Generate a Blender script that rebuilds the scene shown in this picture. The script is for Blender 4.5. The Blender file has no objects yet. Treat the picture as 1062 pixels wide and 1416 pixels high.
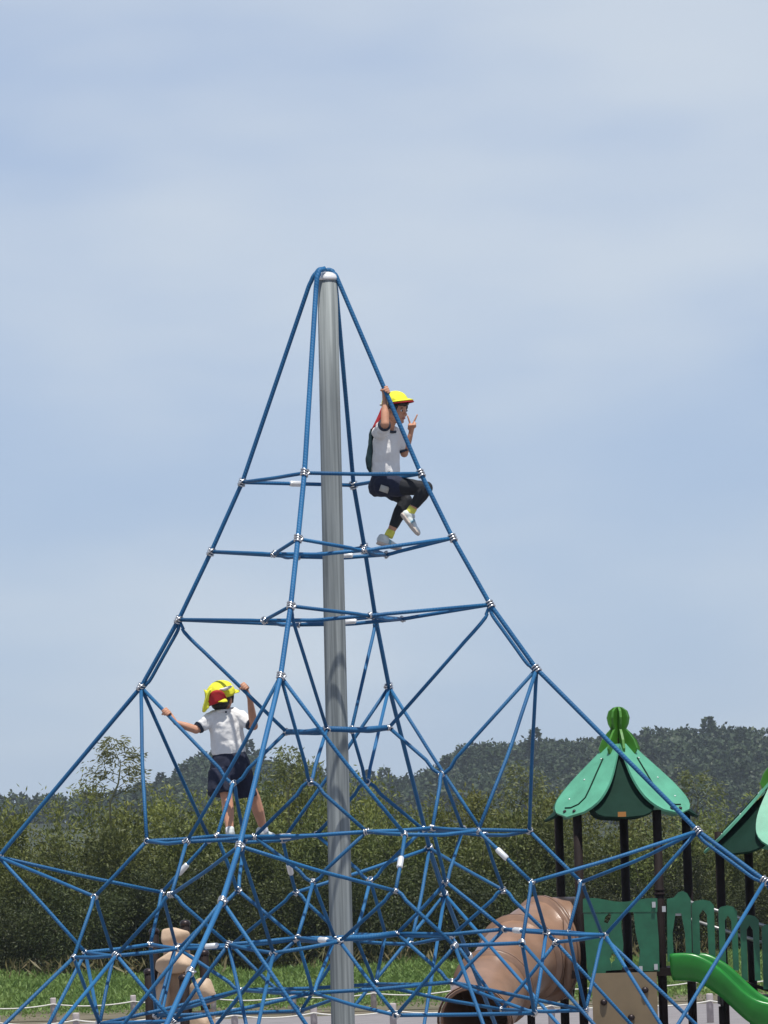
import bpy, bmesh, math, random
import numpy as np
from mathutils import Vector, Matrix, Quaternion
random.seed(7); rng = np.random.default_rng(7)
R = math.radians
scene = bpy.context.scene
col = scene.collection
# ------------------------------------------------------------------ camera
CAM_D, CAM_H, FPX, ROLL = 41.0, 2.6, 8000.0, 0.031
PITCH = math.atan(530.0 / FPX)
fwd = Vector((0, math.cos(PITCH), math.sin(PITCH)))
r0 = Vector((1, 0, 0)); u0 = r0.cross(fwd)
cr, sr = math.cos(ROLL), math.sin(ROLL)
# scene leans left at the top: camera rolled clockwise
cright = r0 * cr - u0 * sr
cup = r0 * sr + u0 * cr
cam_loc = Vector((0.31, -CAM_D, CAM_H))
cam_data = bpy.data.cameras.new('camera'); cam = bpy.data.objects.new('camera', cam_data)
col.objects.link(cam); scene.camera = cam
M = Matrix((cright, cup, -fwd)).transposed().to_4x4(); M.translation = cam_loc
cam.matrix_world = M
cam_data.sensor_fit = 'VERTICAL'; cam_data.sensor_height = 24.0; cam_data.sensor_width = 18.0
cam_data.lens = FPX / 1416.0 * 24.0
cam_data.clip_start = 0.5; cam_data.clip_end = 6000
# ------------------------------------------------------------------ sky, sun
SUN_EL, SUN_AZ = R(73), R(163)      # azimuth from +Y towards +X
world = bpy.data.worlds.new('World'); scene.world = world; world.use_nodes = True
wn, wl = world.node_tree.nodes, world.node_tree.links
wn.clear()
wo = wn.new('ShaderNodeOutputWorld'); bg = wn.new('ShaderNodeBackground'); bg.inputs[1].default_value = 0.1
sky = wn.new('ShaderNodeTexSky'); sky.sky_type = 'NISHITA'; sky.sun_disc = False
sky.sun_elevation = SUN_EL; sky.sun_rotation = SUN_AZ
sky.altitude = 0; sky.air_density = 1.0; sky.dust_density = 0.3; sky.ozone_density = 3.0
tc = wn.new('ShaderNodeTexCoord')
hsv = wn.new('ShaderNodeMix'); hsv.data_type = 'RGBA'; hsv.blend_type = 'MULTIPLY'; hsv.inputs[0].default_value = 1
wl.new(sky.outputs[0], hsv.inputs[6]); hsv.inputs[7].default_value = (0.56, 0.67, 0.95, 1)
mp = wn.new('ShaderNodeMapping'); mp.inputs['Scale'].default_value = (7, 7, 21); mp.inputs['Location'].default_value = (9.9, 8.1, 2.1)

mp.inputs['Rotation'].default_value = (0, R(3), 0)
nz = wn.new('ShaderNodeTexNoise'); nz.inputs['Scale'].default_value = 1.0; nz.inputs['Detail'].default_value = 4; nz.inputs['Roughness'].default_value = 0.45
rp = wn.new('ShaderNodeValToRGB'); rp.color_ramp.elements[0].position = 0.34; rp.color_ramp.elements[1].position = 0.68
rp.color_ramp.interpolation = 'EASE'
mxc = wn.new('ShaderNodeMix'); mxc.data_type = 'RGBA'
wl.new(tc.outputs['Generated'], mp.inputs[0]); wl.new(mp.outputs[0], nz.inputs[0]); wl.new(nz.outputs[0], rp.inputs[0])
mm = wn.new('ShaderNodeMath'); mm.operation = 'MULTIPLY'; mm.inputs[1].default_value = 0.62
wl.new(rp.outputs[0], mm.inputs[0]); wl.new(mm.outputs[0], mxc.inputs[0])
veil = wn.new('ShaderNodeMix'); veil.data_type = 'RGBA'; veil.inputs[0].default_value = 0.66
# thin high haze: its path is longest towards the horizon and thins out overhead
sxyz = wn.new('ShaderNodeSeparateXYZ'); wl.new(tc.outputs['Generated'], sxyz.inputs[0])
vr = wn.new('ShaderNodeMapRange'); vr.interpolation_type = 'SMOOTHSTEP'
for i_, v_ in ((1, 0.05), (2, 0.75), (3, 0.66), (4, 0.12)): vr.inputs[i_].default_value = v_
wl.new(sxyz.outputs[2], vr.inputs[0]); wl.new(vr.outputs[0], veil.inputs[0])
veil.inputs[7].default_value = (5.15, 6.3, 8.05, 1); wl.new(hsv.outputs[2], veil.inputs[6]); wl.new(veil.outputs[2], mxc.inputs[6]); mxc.inputs[7].default_value = (7.2, 7.75, 8.15, 1)
wl.new(mxc.outputs[2], bg.inputs[0]); wl.new(bg.outputs[0], wo.inputs[0])
sd = bpy.data.lights.new('sun', 'SUN'); sd.energy = 5.0; sd.angle = R(0.6); sd.color = (1, 0.96, 0.9)
sun = bpy.data.objects.new('sun', sd); col.objects.link(sun)
sdir = Vector((math.sin(SUN_AZ) * math.cos(SUN_EL), math.cos(SUN_AZ) * math.cos(SUN_EL), math.sin(SUN_EL)))
sun.rotation_euler = sdir.to_track_quat('Z', 'Y').to_euler(); sun.location = sdir * 60
scene.view_settings.view_transform = 'Standard'; scene.view_settings.look = 'None'
scene.view_settings.exposure = 0.0; scene.view_settings.gamma = 1.0
scene.cycles.max_bounces = 6; scene.cycles.transparent_max_bounces = 8
# ------------------------------------------------------------------ pixel helpers
def ray(u, v):
    return (fwd * FPX + cright * (u - 531.0) - cup * (v - 708.0)).normalized()
def P(u, v, Y):
    d = ray(u, v); t = (Y - cam_loc.y) / d.y
    return cam_loc + d * t
def G(u, v, z=0.0):
    d = ray(u, v); t = (z - cam_loc.z) / d.z
    return cam_loc + d * t
def X_at(u, v, Y): return P(u, v, Y).x
# ------------------------------------------------------------------ materials
def mat(name, color, rough=0.6, metal=0.0, var=0.0, vscale=8.0, bump=0.0, bscale=40.0, spec=0.5, objvar=0.0, sheen=0.0, color2=None, coords='Object'):
    m = bpy.data.materials.new(name); m.use_nodes = True
    n, l = m.node_tree.nodes, m.node_tree.links
    b = n['Principled BSDF']; b.inputs['Roughness'].default_value = rough; b.inputs['Metallic'].default_value = metal
    b.inputs['Specular IOR Level'].default_value = spec
    c = (*color, 1)
    b.inputs['Base Color'].default_value = c
    t = n.new('ShaderNodeTexCoord')
    if var > 0 or color2:
        nz = n.new('ShaderNodeTexNoise'); nz.inputs['Scale'].default_value = vscale; nz.inputs['Detail'].default_value = 5; nz.inputs['Roughness'].default_value = 0.6
        l.new(t.outputs[coords], nz.inputs['Vector'])
        rp = n.new('ShaderNodeValToRGB'); rp.color_ramp.elements[0].position = 0.32; rp.color_ramp.elements[1].position = 0.68
        lo = tuple(x * (1 - var) for x in color); hi = tuple(min(1, x * (1 + var)) for x in color) if color2 is None else color2
        rp.color_ramp.elements[0].color = (*lo, 1); rp.color_ramp.elements[1].color = (*hi, 1)
        l.new(nz.outputs[0], rp.inputs[0])
        src = rp.outputs[0]
        if objvar > 0:
            oi = n.new('ShaderNodeObjectInfo'); hs = n.new('ShaderNodeHueSaturation')
            ma = n.new('ShaderNodeMapRange'); ma.inputs[3].default_value = 1 - objvar; ma.inputs[4].default_value = 1 + objvar
            l.new(oi.outputs['Random'], ma.inputs[0]); l.new(ma.outputs[0], hs.inputs['Value']); l.new(src, hs.inputs['Color'])
            mh = n.new('ShaderNodeMapRange'); mh.inputs[3].default_value = 0.485; mh.inputs[4].default_value = 0.515
            l.new(oi.outputs['Random'], mh.inputs[0]); l.new(mh.outputs[0], hs.inputs['Hue'])
            src = hs.outputs[0]
        l.new(src, b.inputs['Base Color'])
    if bump > 0:
        n2 = n.new('ShaderNodeTexNoise'); n2.inputs['Scale'].default_value = bscale; n2.inputs['Detail'].default_value = 3
        l.new(t.outputs[coords], n2.inputs['Vector'])
        bp = n.new('ShaderNodeBump'); bp.inputs['Strength'].default_value = bump; bp.inputs['Distance'].default_value = 0.02
        l.new(n2.outputs[0], bp.inputs['Height']); l.new(bp.outputs[0], b.inputs['Normal'])
    return m
MT = {}
def rope_mat():
    m = mat('rope_blue', (0.020, 0.115, 0.33), 0.55, spec=0.3)
    n, l = m.node_tree.nodes, m.node_tree.links; b = n['Principled BSDF']
    uv = n.new('ShaderNodeUVMap'); sx = n.new('ShaderNodeSeparateXYZ'); l.new(uv.outputs[0], sx.inputs[0])
    # v is in metres along the rope, u once round: three strands laid in a spiral
    a = n.new('ShaderNodeMath'); a.operation = 'MULTIPLY'; a.inputs[1].default_value = 45.0; l.new(sx.outputs[1], a.inputs[0])
    d = n.new('ShaderNodeMath'); d.operation = 'MULTIPLY_ADD'; d.inputs[1].default_value = 2.0; l.new(sx.outputs[0], d.inputs[0]); l.new(a.outputs[0], d.inputs[2])
    e = n.new('ShaderNodeMath'); e.operation = 'MULTIPLY'; e.inputs[1].default_value = math.pi; l.new(d.outputs[0], e.inputs[0])
    s = n.new('ShaderNodeMath'); s.operation = 'SINE'; l.new(e.outputs[0], s.inputs[0])
    q = n.new('ShaderNodeMath'); q.operation = 'ABSOLUTE'; l.new(s.outputs[0], q.inputs[0])
    bp = n.new('ShaderNodeBump'); bp.inputs['Strength'].default_value = 0.45; bp.inputs['Distance'].default_value = 0.003
    l.new(q.outputs[0], bp.inputs['Height']); l.new(bp.outputs[0], b.inputs['Normal'])
    nz = n.new('ShaderNodeTexNoise'); nz.inputs['Scale'].default_value = 3; nz.inputs['Detail'].default_value = 4
    t = n.new('ShaderNodeTexCoord'); l.new(t.outputs['Object'], nz.inputs['Vector'])
    rp = n.new('ShaderNodeValToRGB'); rp.color_ramp.elements[0].position = 0.3; rp.color_ramp.elements[1].position = 0.7
    rp.color_ramp.elements[0].color = (0.011, 0.088, 0.215, 1); rp.color_ramp.elements[1].color = (0.020, 0.132, 0.290, 1)
    l.new(nz.outputs[0], rp.inputs[0])
    oi = n.new('ShaderNodeObjectInfo'); mr = n.new('ShaderNodeMapRange'); mr.inputs[3].default_value = 0.82; mr.inputs[4].default_value = 1.12
    hs = n.new('ShaderNodeHueSaturation'); l.new(oi.outputs['Random'], mr.inputs[0]); l.new(mr.outputs[0], hs.inputs['Value']); l.new(rp.outputs[0], hs.inputs['Color'])
    l.new(hs.outputs[0], b.inputs['Base Color'])
    return m
def mast_mat():
    m = mat('mast_zinc', (0.30, 0.33, 0.34), 0.75, metal=0.0, spec=0.25)
    n, l = m.node_tree.nodes, m.node_tree.links; b = n['Principled BSDF']
    t = n.new('ShaderNodeTexCoord'); mpn = n.new('ShaderNodeMapping'); mpn.inputs['Scale'].default_value = (30, 30, 0.7)
    l.new(t.outputs['Object'], mpn.inputs[0])
    nz = n.new('ShaderNodeTexNoise'); nz.inputs['Scale'].default_value = 1.5; nz.inputs['Detail'].default_value = 6; l.new(mpn.outputs[0], nz.inputs['Vector'])
    rp = n.new('ShaderNodeValToRGB'); rp.color_ramp.elements[0].position = 0.35; rp.color_ramp.elements[1].position = 0.65
    rp.color_ramp.elements[0].color = (0.15, 0.168, 0.17, 1); rp.color_ramp.elements[1].color = (0.30, 0.325, 0.32, 1)
    l.new(nz.outputs[0], rp.inputs[0]); l.new(rp.outputs[0], b.inputs['Base Color'])
    return m
def leaf_mat(name, c1, c2, objvar=0.25, vscale=0.6, trans=0.25):
    m = mat(name, c1, 0.55, color2=c2, vscale=vscale, objvar=objvar, spec=0.3)
    n, l = m.node_tree.nodes, m.node_tree.links; b = n['Principled BSDF']
    src = b.inputs['Base Color'].links[0].from_socket
    tr = n.new('ShaderNodeBsdfTranslucent'); l.new(src, tr.inputs[0])
    mx = n.new('ShaderNodeMixShader'); mx.inputs[0].default_value = trans
    out = [x for x in n if x.type == 'OUTPUT_MATERIAL'][0]
    l.new(b.outputs[0], mx.inputs[1]); l.new(tr.outputs[0], mx.inputs[2]); l.new(mx.outputs[0], out.inputs[0])
    return m
MT['rope'] = rope_mat(); MT['mast'] = mast_mat()
MT['cap'] = mat('cap_metal', (0.85, 0.83, 0.80), 0.25, metal=0.3)
MT['clamp'] = mat('clamp_steel', (0.62, 0.62, 0.62), 0.28, metal=0.95)
MT['ferrule'] = mat('ferrule_alu', (0.82, 0.82, 0.80), 0.35, metal=0.5)
MT['skin'] = mat('skin', (0.50, 0.25, 0.155), 0.55, var=0.12, vscale=14, spec=0.4)
MT['hair'] = mat('hair', (0.012, 0.009, 0.008), 0.45, bump=0.4, bscale=120)
MT['white'] = mat('shirt_white', (0.72, 0.71, 0.69), 0.85, var=0.05, vscale=10, bump=0.55, bscale=16)
MT['navy'] = mat('navy_cloth', (0.010, 0.014, 0.035), 0.85, var=0.25, vscale=12, bump=0.5, bscale=18)
MT['black'] = mat('legging_black', (0.008, 0.010, 0.014), 0.75, var=0.2, bump=0.3, bscale=25)
MT['yellow'] = mat('cap_yellow', (0.72, 0.70, 0.035), 0.8, var=0.12, vscale=16, bump=0.5, bscale=22)
MT['red'] = mat('cap_red', (0.42, 0.015, 0.02), 0.8, var=0.12, vscale=12, bump=0.3, bscale=25)
MT['trim'] = mat('sleeve_trim', (0.02, 0.03, 0.05), 0.8, var=0.1)
MT['shoe'] = mat('shoe_pale', (0.58, 0.62, 0.60), 0.6, var=0.2, vscale=25)
MT['shoe_blue'] = mat('shoe_blue', (0.22, 0.38, 0.45), 0.6, var=0.2, vscale=25)
MT['sole'] = mat('shoe_sole', (0.55, 0.47, 0.40), 0.7, var=0.1)
MT['sock'] = mat('sock_yellow', (0.68, 0.64, 0.10), 0.85, var=0.1, vscale=30)
MT['sock_w'] = mat('sock_white', (0.7, 0.72, 0.75), 0.85, var=0.1, vscale=30)
MT['teal'] = mat('strip_teal', (0.010, 0.034, 0.042), 0.8, var=0.2, vscale=10, bump=0.4, bscale=20)
MT['patch'] = mat('name_patch', (0.45, 0.43, 0.38), 0.8, var=0.08, vscale=30)
MT['eye'] = mat('eye_dark', (0.01, 0.008, 0.007), 0.2)
MT['eyewhite'] = mat('eye_white', (0.7, 0.68, 0.65), 0.3)
MT['lip'] = mat('lip', (0.38, 0.12, 0.10), 0.5)
MT['post'] = mat('post_brown', (0.011, 0.006, 0.0055), 0.75, var=0.3, vscale=6, spec=0.2)
MT['dgreen'] = mat('panel_dark_green', (0.006, 0.026, 0.017), 0.8, var=0.15, vscale=3, spec=0.12)
MT['green'] = mat('panel_green', (0.012, 0.098, 0.048), 0.45, var=0.22, vscale=5)
MT['mint'] = mat('petal_mint', (0.085, 0.31, 0.195), 0.5, var=0.16, vscale=4, bump=0.05)
MT['leafgreen'] = mat('finial_green', (0.045, 0.18, 0.014), 0.5, var=0.2, vscale=6)
MT['slide'] = mat('slide_green', (0.013, 0.19, 0.02), 0.28, var=0.16, vscale=4)
MT['tan'] = mat('plastic_tan', (0.225, 0.135, 0.088), 0.35, var=0.18, vscale=3.5)
MT['tanboard'] = mat('board_tan', (0.17, 0.125, 0.07), 0.6, var=0.1, vscale=4)
MT['rock'] = mat('pod_tan', (0.50, 0.36, 0.24), 0.6, var=0.12, vscale=5, bump=0.3, bscale=20)
MT['seam'] = mat('tube_seam', (0.09, 0.045, 0.03), 0.5)
MT['bolt'] = mat('bolt_dark', (0.03, 0.02, 0.02), 0.4, metal=0.5)
MT['rail'] = mat('rail_grey', (0.5, 0.5, 0.5), 0.35, metal=0.6)
MT['orange'] = mat('bracket_orange', (0.35, 0.15, 0.03), 0.5)
MT['fencepost'] = mat('fence_post', (0.42, 0.37, 0.36), 0.8, var=0.15, vscale=10)
MT['fencerope'] = mat('fence_rope', (0.68, 0.66, 0.60), 0.8, var=0.1)
MT['gravel'] = mat('gravel', (0.20, 0.185, 0.185), 0.9, var=0.14, vscale=1.5, bump=0.3, bscale=30)
MT['soil'] = mat('bank_soil', (0.10, 0.10, 0.04), 0.9, var=0.4, vscale=0.8, color2=(0.17, 0.135, 0.085))
MT['grassblade'] = leaf_mat('grass_blade', (0.085, 0.165, 0.030), (0.21, 0.30, 0.080), 0, 0.9, 0.3)
MT['dry'] = leaf_mat('dry_weed', (0.20, 0.16, 0.07), (0.12, 0.13, 0.05), 0.2, 1.5, 0.2)
MT['bamboo'] = leaf_mat('bamboo_leaf_sunlit', (0.095, 0.125, 0.027), (0.24, 0.25, 0.06), 0.32, 0.9, 0.3)  # rear row: sunlit tops painted in as a brighter yellow-green
MT['bamboo_shade'] = leaf_mat('bamboo_leaf_shade', (0.024, 0.034, 0.010), (0.066, 0.078, 0.021), 0.35, 0.7, 0.2)  # front row: shade of the thicket's foot painted into the leaf colour
MT['bamboo_half_shade'] = leaf_mat('bamboo_leaf_half_shade', (0.058, 0.080, 0.018), (0.15, 0.17, 0.042), 0.35, 0.7, 0.25)  # middle row: painted step between the shaded and sunlit leaf tones
MT['culm'] = mat('culm', (0.07, 0.075, 0.03), 0.7, var=0.3, vscale=3)
MT['forest'] = leaf_mat('forest_leaf', (0.012, 0.026, 0.011), (0.044, 0.070, 0.022), 0, 0.16, 0.1)
MT['hill'] = mat('hill_ground', (0.02, 0.03, 0.012), 0.95, var=0.3, vscale=0.1)
# ------------------------------------------------------------------ object helpers
ORG = {}
def tag(o, label=None, cat=None, group=None, kind=None):
    if label: o['label'] = label
    if cat: o['category'] = cat
    if group: o['group'] = group
    if kind: o['kind'] = kind
    return o
def thing(name, loc, label, cat, group=None):
    o = bpy.data.objects.new(name, None); o.empty_display_size = 0.2
    o.location = loc; col.objects.link(o); ORG[o.name] = Vector(loc)
    return tag(o, label, cat, group)
def link(name, me, m, parent=None, smooth=True):
    if m is not None and len(me.materials) == 0: me.materials.append(m)
    if smooth and len(me.polygons): me.polygons.foreach_set('use_smooth', [True] * len(me.polygons))
    o = bpy.data.objects.new(name, me); col.objects.link(o)
    if parent is not None: o.parent = parent; ORG[o.name] = ORG.get(parent.name, Vector())
    return o
def mesh(name, verts, faces, uvs=None):
    me = bpy.data.meshes.new(name); me.from_pydata([tuple(v) for v in verts], [], faces)
    if uvs is not None:
        l = me.uv_layers.new(name='UVMap'); l.data.foreach_set('uv', np.asarray(uvs, dtype=np.float32).ravel())
    me.update(); return me
def part(name, geo, m, parent, smooth=True):
    """geo = (verts in world space, faces[, uvs]); shifted to the thing's origin"""
    o = ORG.get(parent.name, Vector()) if parent is not None else Vector()
    me = mesh(name, [Vector(v) - o for v in geo[0]], geo[1], geo[2] if len(geo) > 2 else None)
    return link(name, me, m, parent, smooth)
def merge(*geos):
    V, F = [], []
    for g in geos:
        k = len(V); V += list(g[0]); F += [tuple(i + k for i in f) for f in g[1]]
    return V, F
def frame_from(d):
    d = Vector(d).normalized()
    a = Vector((0, 0, 1)) if abs(d.z) < 0.95 else Vector((1, 0, 0))
    s = d.cross(a).normalized(); return d, s, s.cross(d)
def tube(pts, rad, sides=8, uv=False, caps=True):
    pts = [Vector(p) for p in pts]; n = len(pts)
    rads = rad if isinstance(rad, (list, tuple)) else [rad] * n
    V, F, UV = [], [], []
    d0 = (pts[1] - pts[0]).normalized(); _, s, t = frame_from(d0)
    L = 0.0; Ls = []
    for i in range(n):
        if i == 0: d = d0
        elif i == n - 1: d = (pts[i] - pts[i - 1]).normalized()
        else: d = ((pts[i] - pts[i - 1]).normalized() + (pts[i + 1] - pts[i]).normalized()).normalized()
        s = (s - d * s.dot(d)).normalized(); t = d.cross(s)
        if i: L += (pts[i] - pts[i - 1]).length
        Ls.append(L)
        for k in range(sides):
            a = 2 * math.pi * k / sides
            V.append(pts[i] + (s * math.cos(a) + t * math.sin(a)) * rads[i])
    for i in range(n - 1):
        for k in range(sides):
            k2 = (k + 1) % sides
            F.append((i * sides + k, i * sides + k2, (i + 1) * sides + k2, (i + 1) * sides + k))
            if uv: UV += [(k / sides, Ls[i]), ((k + 1) / sides, Ls[i]), ((k + 1) / sides, Ls[i + 1]), (k / sides, Ls[i + 1])]
    if caps:
        F.append(tuple(range(sides - 1, -1, -1))); F.append(tuple((n - 1) * sides + k for k in range(sides)))
        if uv: UV += [(0, 0)] * sides * 2
    return (V, F, UV) if uv else (V, F)
def box(c, ax, ay, az):
    c = Vector(c); V = []
    for x in (-1, 1):
        for y in (-1, 1):
            for z in (-1, 1): V.append(c + ax * x + ay * y + az * z)
    return V, [(0, 1, 3, 2), (4, 6, 7, 5), (0, 4, 5, 1), (2, 3, 7, 6), (0, 2, 6, 4), (1, 5, 7, 3)]
def prism(poly, o, ex, ey, ez, th):
    """outline poly (2d) in the frame o,ex,ey extruded th along ez (centred)"""
    bm = bmesh.new(); vs = [bm.verts.new(o + ex * p[0] + ey * p[1] - ez * th / 2) for p in poly]
    f = bm.faces.new(vs); r = bmesh.ops.extrude_face_region(bm, geom=[f])
    bmesh.ops.translate(bm, verts=[g for g in r['geom'] if isinstance(g, bmesh.types.BMVert)], vec=ez * th)
    bmesh.ops.recalc_face_normals(bm, faces=bm.faces)
    bmesh.ops.triangulate(bm, faces=[f for f in bm.faces if len(f.verts) > 4])
    bm.verts.index_update(); V = [v.co.copy() for v in bm.verts]; F = [tuple(v.index for v in f.verts) for f in bm.faces]
    bm.free(); return V, F
def capsule(a, b, ra, rb, n=10, m=4):
    a, b = Vector(a), Vector(b); d, s, t = frame_from(b - a if (b - a).length > 1e-6 else Vector((0, 0, 1)))
    V, F = [], []; rows = []
    for i in range(m + 1):
        th = -math.pi / 2 + (math.pi / 2) * i / m; rows.append((a + d * ra * math.sin(th), max(ra * math.cos(th), 1e-4)))
    for i in range(m + 1):
        th = (math.pi / 2) * i / m; rows.append((b + d * rb * math.sin(th), max(rb * math.cos(th), 1e-4)))
    for c, r in rows:
        for k in range(n):
            q = 2 * math.pi * k / n; V.append(c + (s * math.cos(q) + t * math.sin(q)) * r)
    for i in range(len(rows) - 1):
        for k in range(n):
            k2 = (k + 1) % n; F.append((i * n + k, i * n + k2, (i + 1) * n + k2, (i + 1) * n + k))
    F.append(tuple(range(n - 1, -1, -1))); F.append(tuple((len(rows) - 1) * n + k for k in range(n)))
    return V, F
def chain(pts, rads, n=10):
    return merge(*[capsule(pts[i], pts[i + 1], rads[i], rads[i + 1], n) for i in range(len(pts) - 1)])
def ellipsoid(c, ax, ay, az, n=14, m=9):
    c = Vector(c); V, F = [], []
    for i in range(m + 1):
        th = -math.pi / 2 + math.pi * i / m
        for k in range(n):
            q = 2 * math.pi * k / n
            V.append(c + ax * (math.cos(th) * math.cos(q) + (1e-4 if i in (0, m) else 0)) + ay * (math.cos(th) * math.sin(q)) + az * math.sin(th))
    for i in range(m):
        for k in range(n):
            k2 = (k + 1) % n; F.append((i * n + k, i * n + k2, (i + 1) * n + k2, (i + 1) * n + k))
    return V, F
def loft(secs, n=18, capA=True, capB=True):
    """secs: (centre, axis a, axis b)"""
    V, F = [], []
    for c, a, b in secs:
        for k in range(n):
            q = 2 * math.pi * k / n; V.append(Vector(c) + a * math.cos(q) + b * math.sin(q))
    for i in range(len(secs) - 1):
        for k in range(n):
            k2 = (k + 1) % n; F.append((i * n + k, i * n + k2, (i + 1) * n + k2, (i + 1) * n + k))
    if capA: F.append(tuple(range(n - 1, -1, -1)))
    if capB: F.append(tuple((len(secs) - 1) * n + k for k in range(n)))
    return V, F
def fused(name, geos, m, parent, voxel=0.005, smooth=4, wob=0.0):
    """many overlapping closed shapes grown together into one continuous skin"""
    o = ORG.get(parent.name, Vector())
    V, F = merge(*geos); me = mesh(name + '_raw', [Vector(v) - o for v in V], F)
    bm = bmesh.new(); bm.from_mesh(me)
    bmesh.ops.recalc_face_normals(bm, faces=bm.faces); bm.to_mesh(me); bm.free()
    t = bpy.data.objects.new('raw', me); col.objects.link(t)
    rm = t.modifiers.new('r', 'REMESH'); rm.mode = 'VOXEL'; rm.voxel_size = voxel; rm.adaptivity = 0
    sm = t.modifiers.new('s', 'SMOOTH'); sm.iterations = smooth; sm.factor = 0.5
    dg = bpy.context.evaluated_depsgraph_get(); dg.update()
    out = bpy.data.meshes.new_from_object(t.evaluated_get(dg)); out.name = name
    bpy.data.objects.remove(t); bpy.data.meshes.remove(me)
    if wob > 0:
        from mathutils import noise
        nr = [v.normal.copy() for v in out.vertices]
        for v, n_ in zip(out.vertices, nr):
            p = v.co
            v.co = p + n_ * wob * (noise.noise(Vector((p.x * 16, p.y * 16, p.z * 9))) + 0.5 * noise.noise(Vector((p.x * 34, p.y * 34, p.z * 20))))
        out.update()
    out.materials.clear()
    return link(name, out, m, parent)
def fillet(pts, r=0.10, n=5):
    pts = [Vector(p) for p in pts]
    if len(pts) < 3: return pts
    out = [pts[0]]
    for i in range(1, len(pts) - 1):
        a, b, c = pts[i - 1], pts[i], pts[i + 1]
        la, lc = (a - b).length, (c - b).length
        ra, rc = min(r, la * 0.4), min(r, lc * 0.4)
        p0 = b + (a - b).normalized() * ra; p2 = b + (c - b).normalized() * rc
        ctl = b * 2 - (p0 + p2) * 0.5      # so that the bend runs through the knot itself
        for k in range(n + 1):
            t = k / n; out.append(p0 * (1 - t) ** 2 + ctl * 2 * t * (1 - t) + p2 * t * t)
    out.append(pts[-1]); return out
exec_order = []
# ================================================================== THE SETTING
def ground():
    V = [(-700, -60, 0), (700, -60, 0), (700, 2600, 0), (-700, 2600, 0)]
    g = part('ground', (V, [(0, 1, 2, 3)]), MT['soil'], None, False); tag(g, kind='structure')
    # gravel playground sheet, 4 mm above
    N = []; e0 = []
    xs = np.linspace(-60, 60, 61)
    for x in xs: e0.append((x, 86.5 - 0.02 * x + 0.5 * math.sin(x * 0.21) + 0.2 * math.sin(x * 0.9), 0.004))
    V = [(x, -55, 0.004) for x in xs] + e0; n = len(xs)
    F = [(i, i + 1, n + i + 1, n + i) for i in range(n - 1)]
    p = part('playground_gravel', (V, F), MT['gravel'], None, False); tag(p, kind='structure')
ground()
def bank_h(x, y):
    t = min(max((y - 98.0) / 26.0, 0), 1)
    return t * t * (3 - 2 * t) * 0.42 + 0.06 * math.sin(x * 0.5 + 1) * t
def bank():
    xs = np.linspace(-60, 70, 70); ys = np.linspace(90, 175, 40)
    V = [(x, y, bank_h(x, y) + 0.012) for y in ys for x in xs]; n = len(xs)
    F = [(j * n + i, j * n + i + 1, (j + 1) * n + i + 1, (j + 1) * n + i) for j in range(len(ys) - 1) for i in range(n - 1)]
    b = part('grass_bank', (V, F), MT['soil'], None); tag(b, kind='structure')
bank()
def leaf_cloud_mesh(name, cen, dirs, length, width, roll=None, cross=False):
    """numpy: one bent leaf-shaped quad for each centre/direction"""
    n = len(cen); d = dirs / np.linalg.norm(dirs, axis=1)[:, None]
    rnd = rng.normal(size=(n, 3)); s = np.cross(d, rnd); s /= (np.linalg.norm(s, axis=1)[:, None] + 1e-9)
    L = length[:, None]; W = width[:, None]
    a = cen; b = cen + d * L * 0.5 + s * W * 0.5; c = cen + d * L; e = cen + d * L * 0.5 - s * W * 0.5
    V = np.stack([a, b, c, e], axis=1).reshape(-1, 3)
    return V
def quads_mesh(name, V, extra=None):
    n = len(V) // 4; me = bpy.data.meshes.new(name)
    VV = V; nt = 0
    me.vertices.add(len(V)); me.vertices.foreach_set('co', V.astype(np.float32).ravel())
    me.loops.add(4 * n); me.loops.foreach_set('vertex_index', np.arange(4 * n, dtype=np.int32))
    me.polygons.add(n); me.polygons.foreach_set('loop_start', np.arange(0, 4 * n, 4, dtype=np.int32))
    me.polygons.foreach_set('loop_total', np.full(n, 4, dtype=np.int32))
    me.update(calc_edges=True); return me
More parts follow.
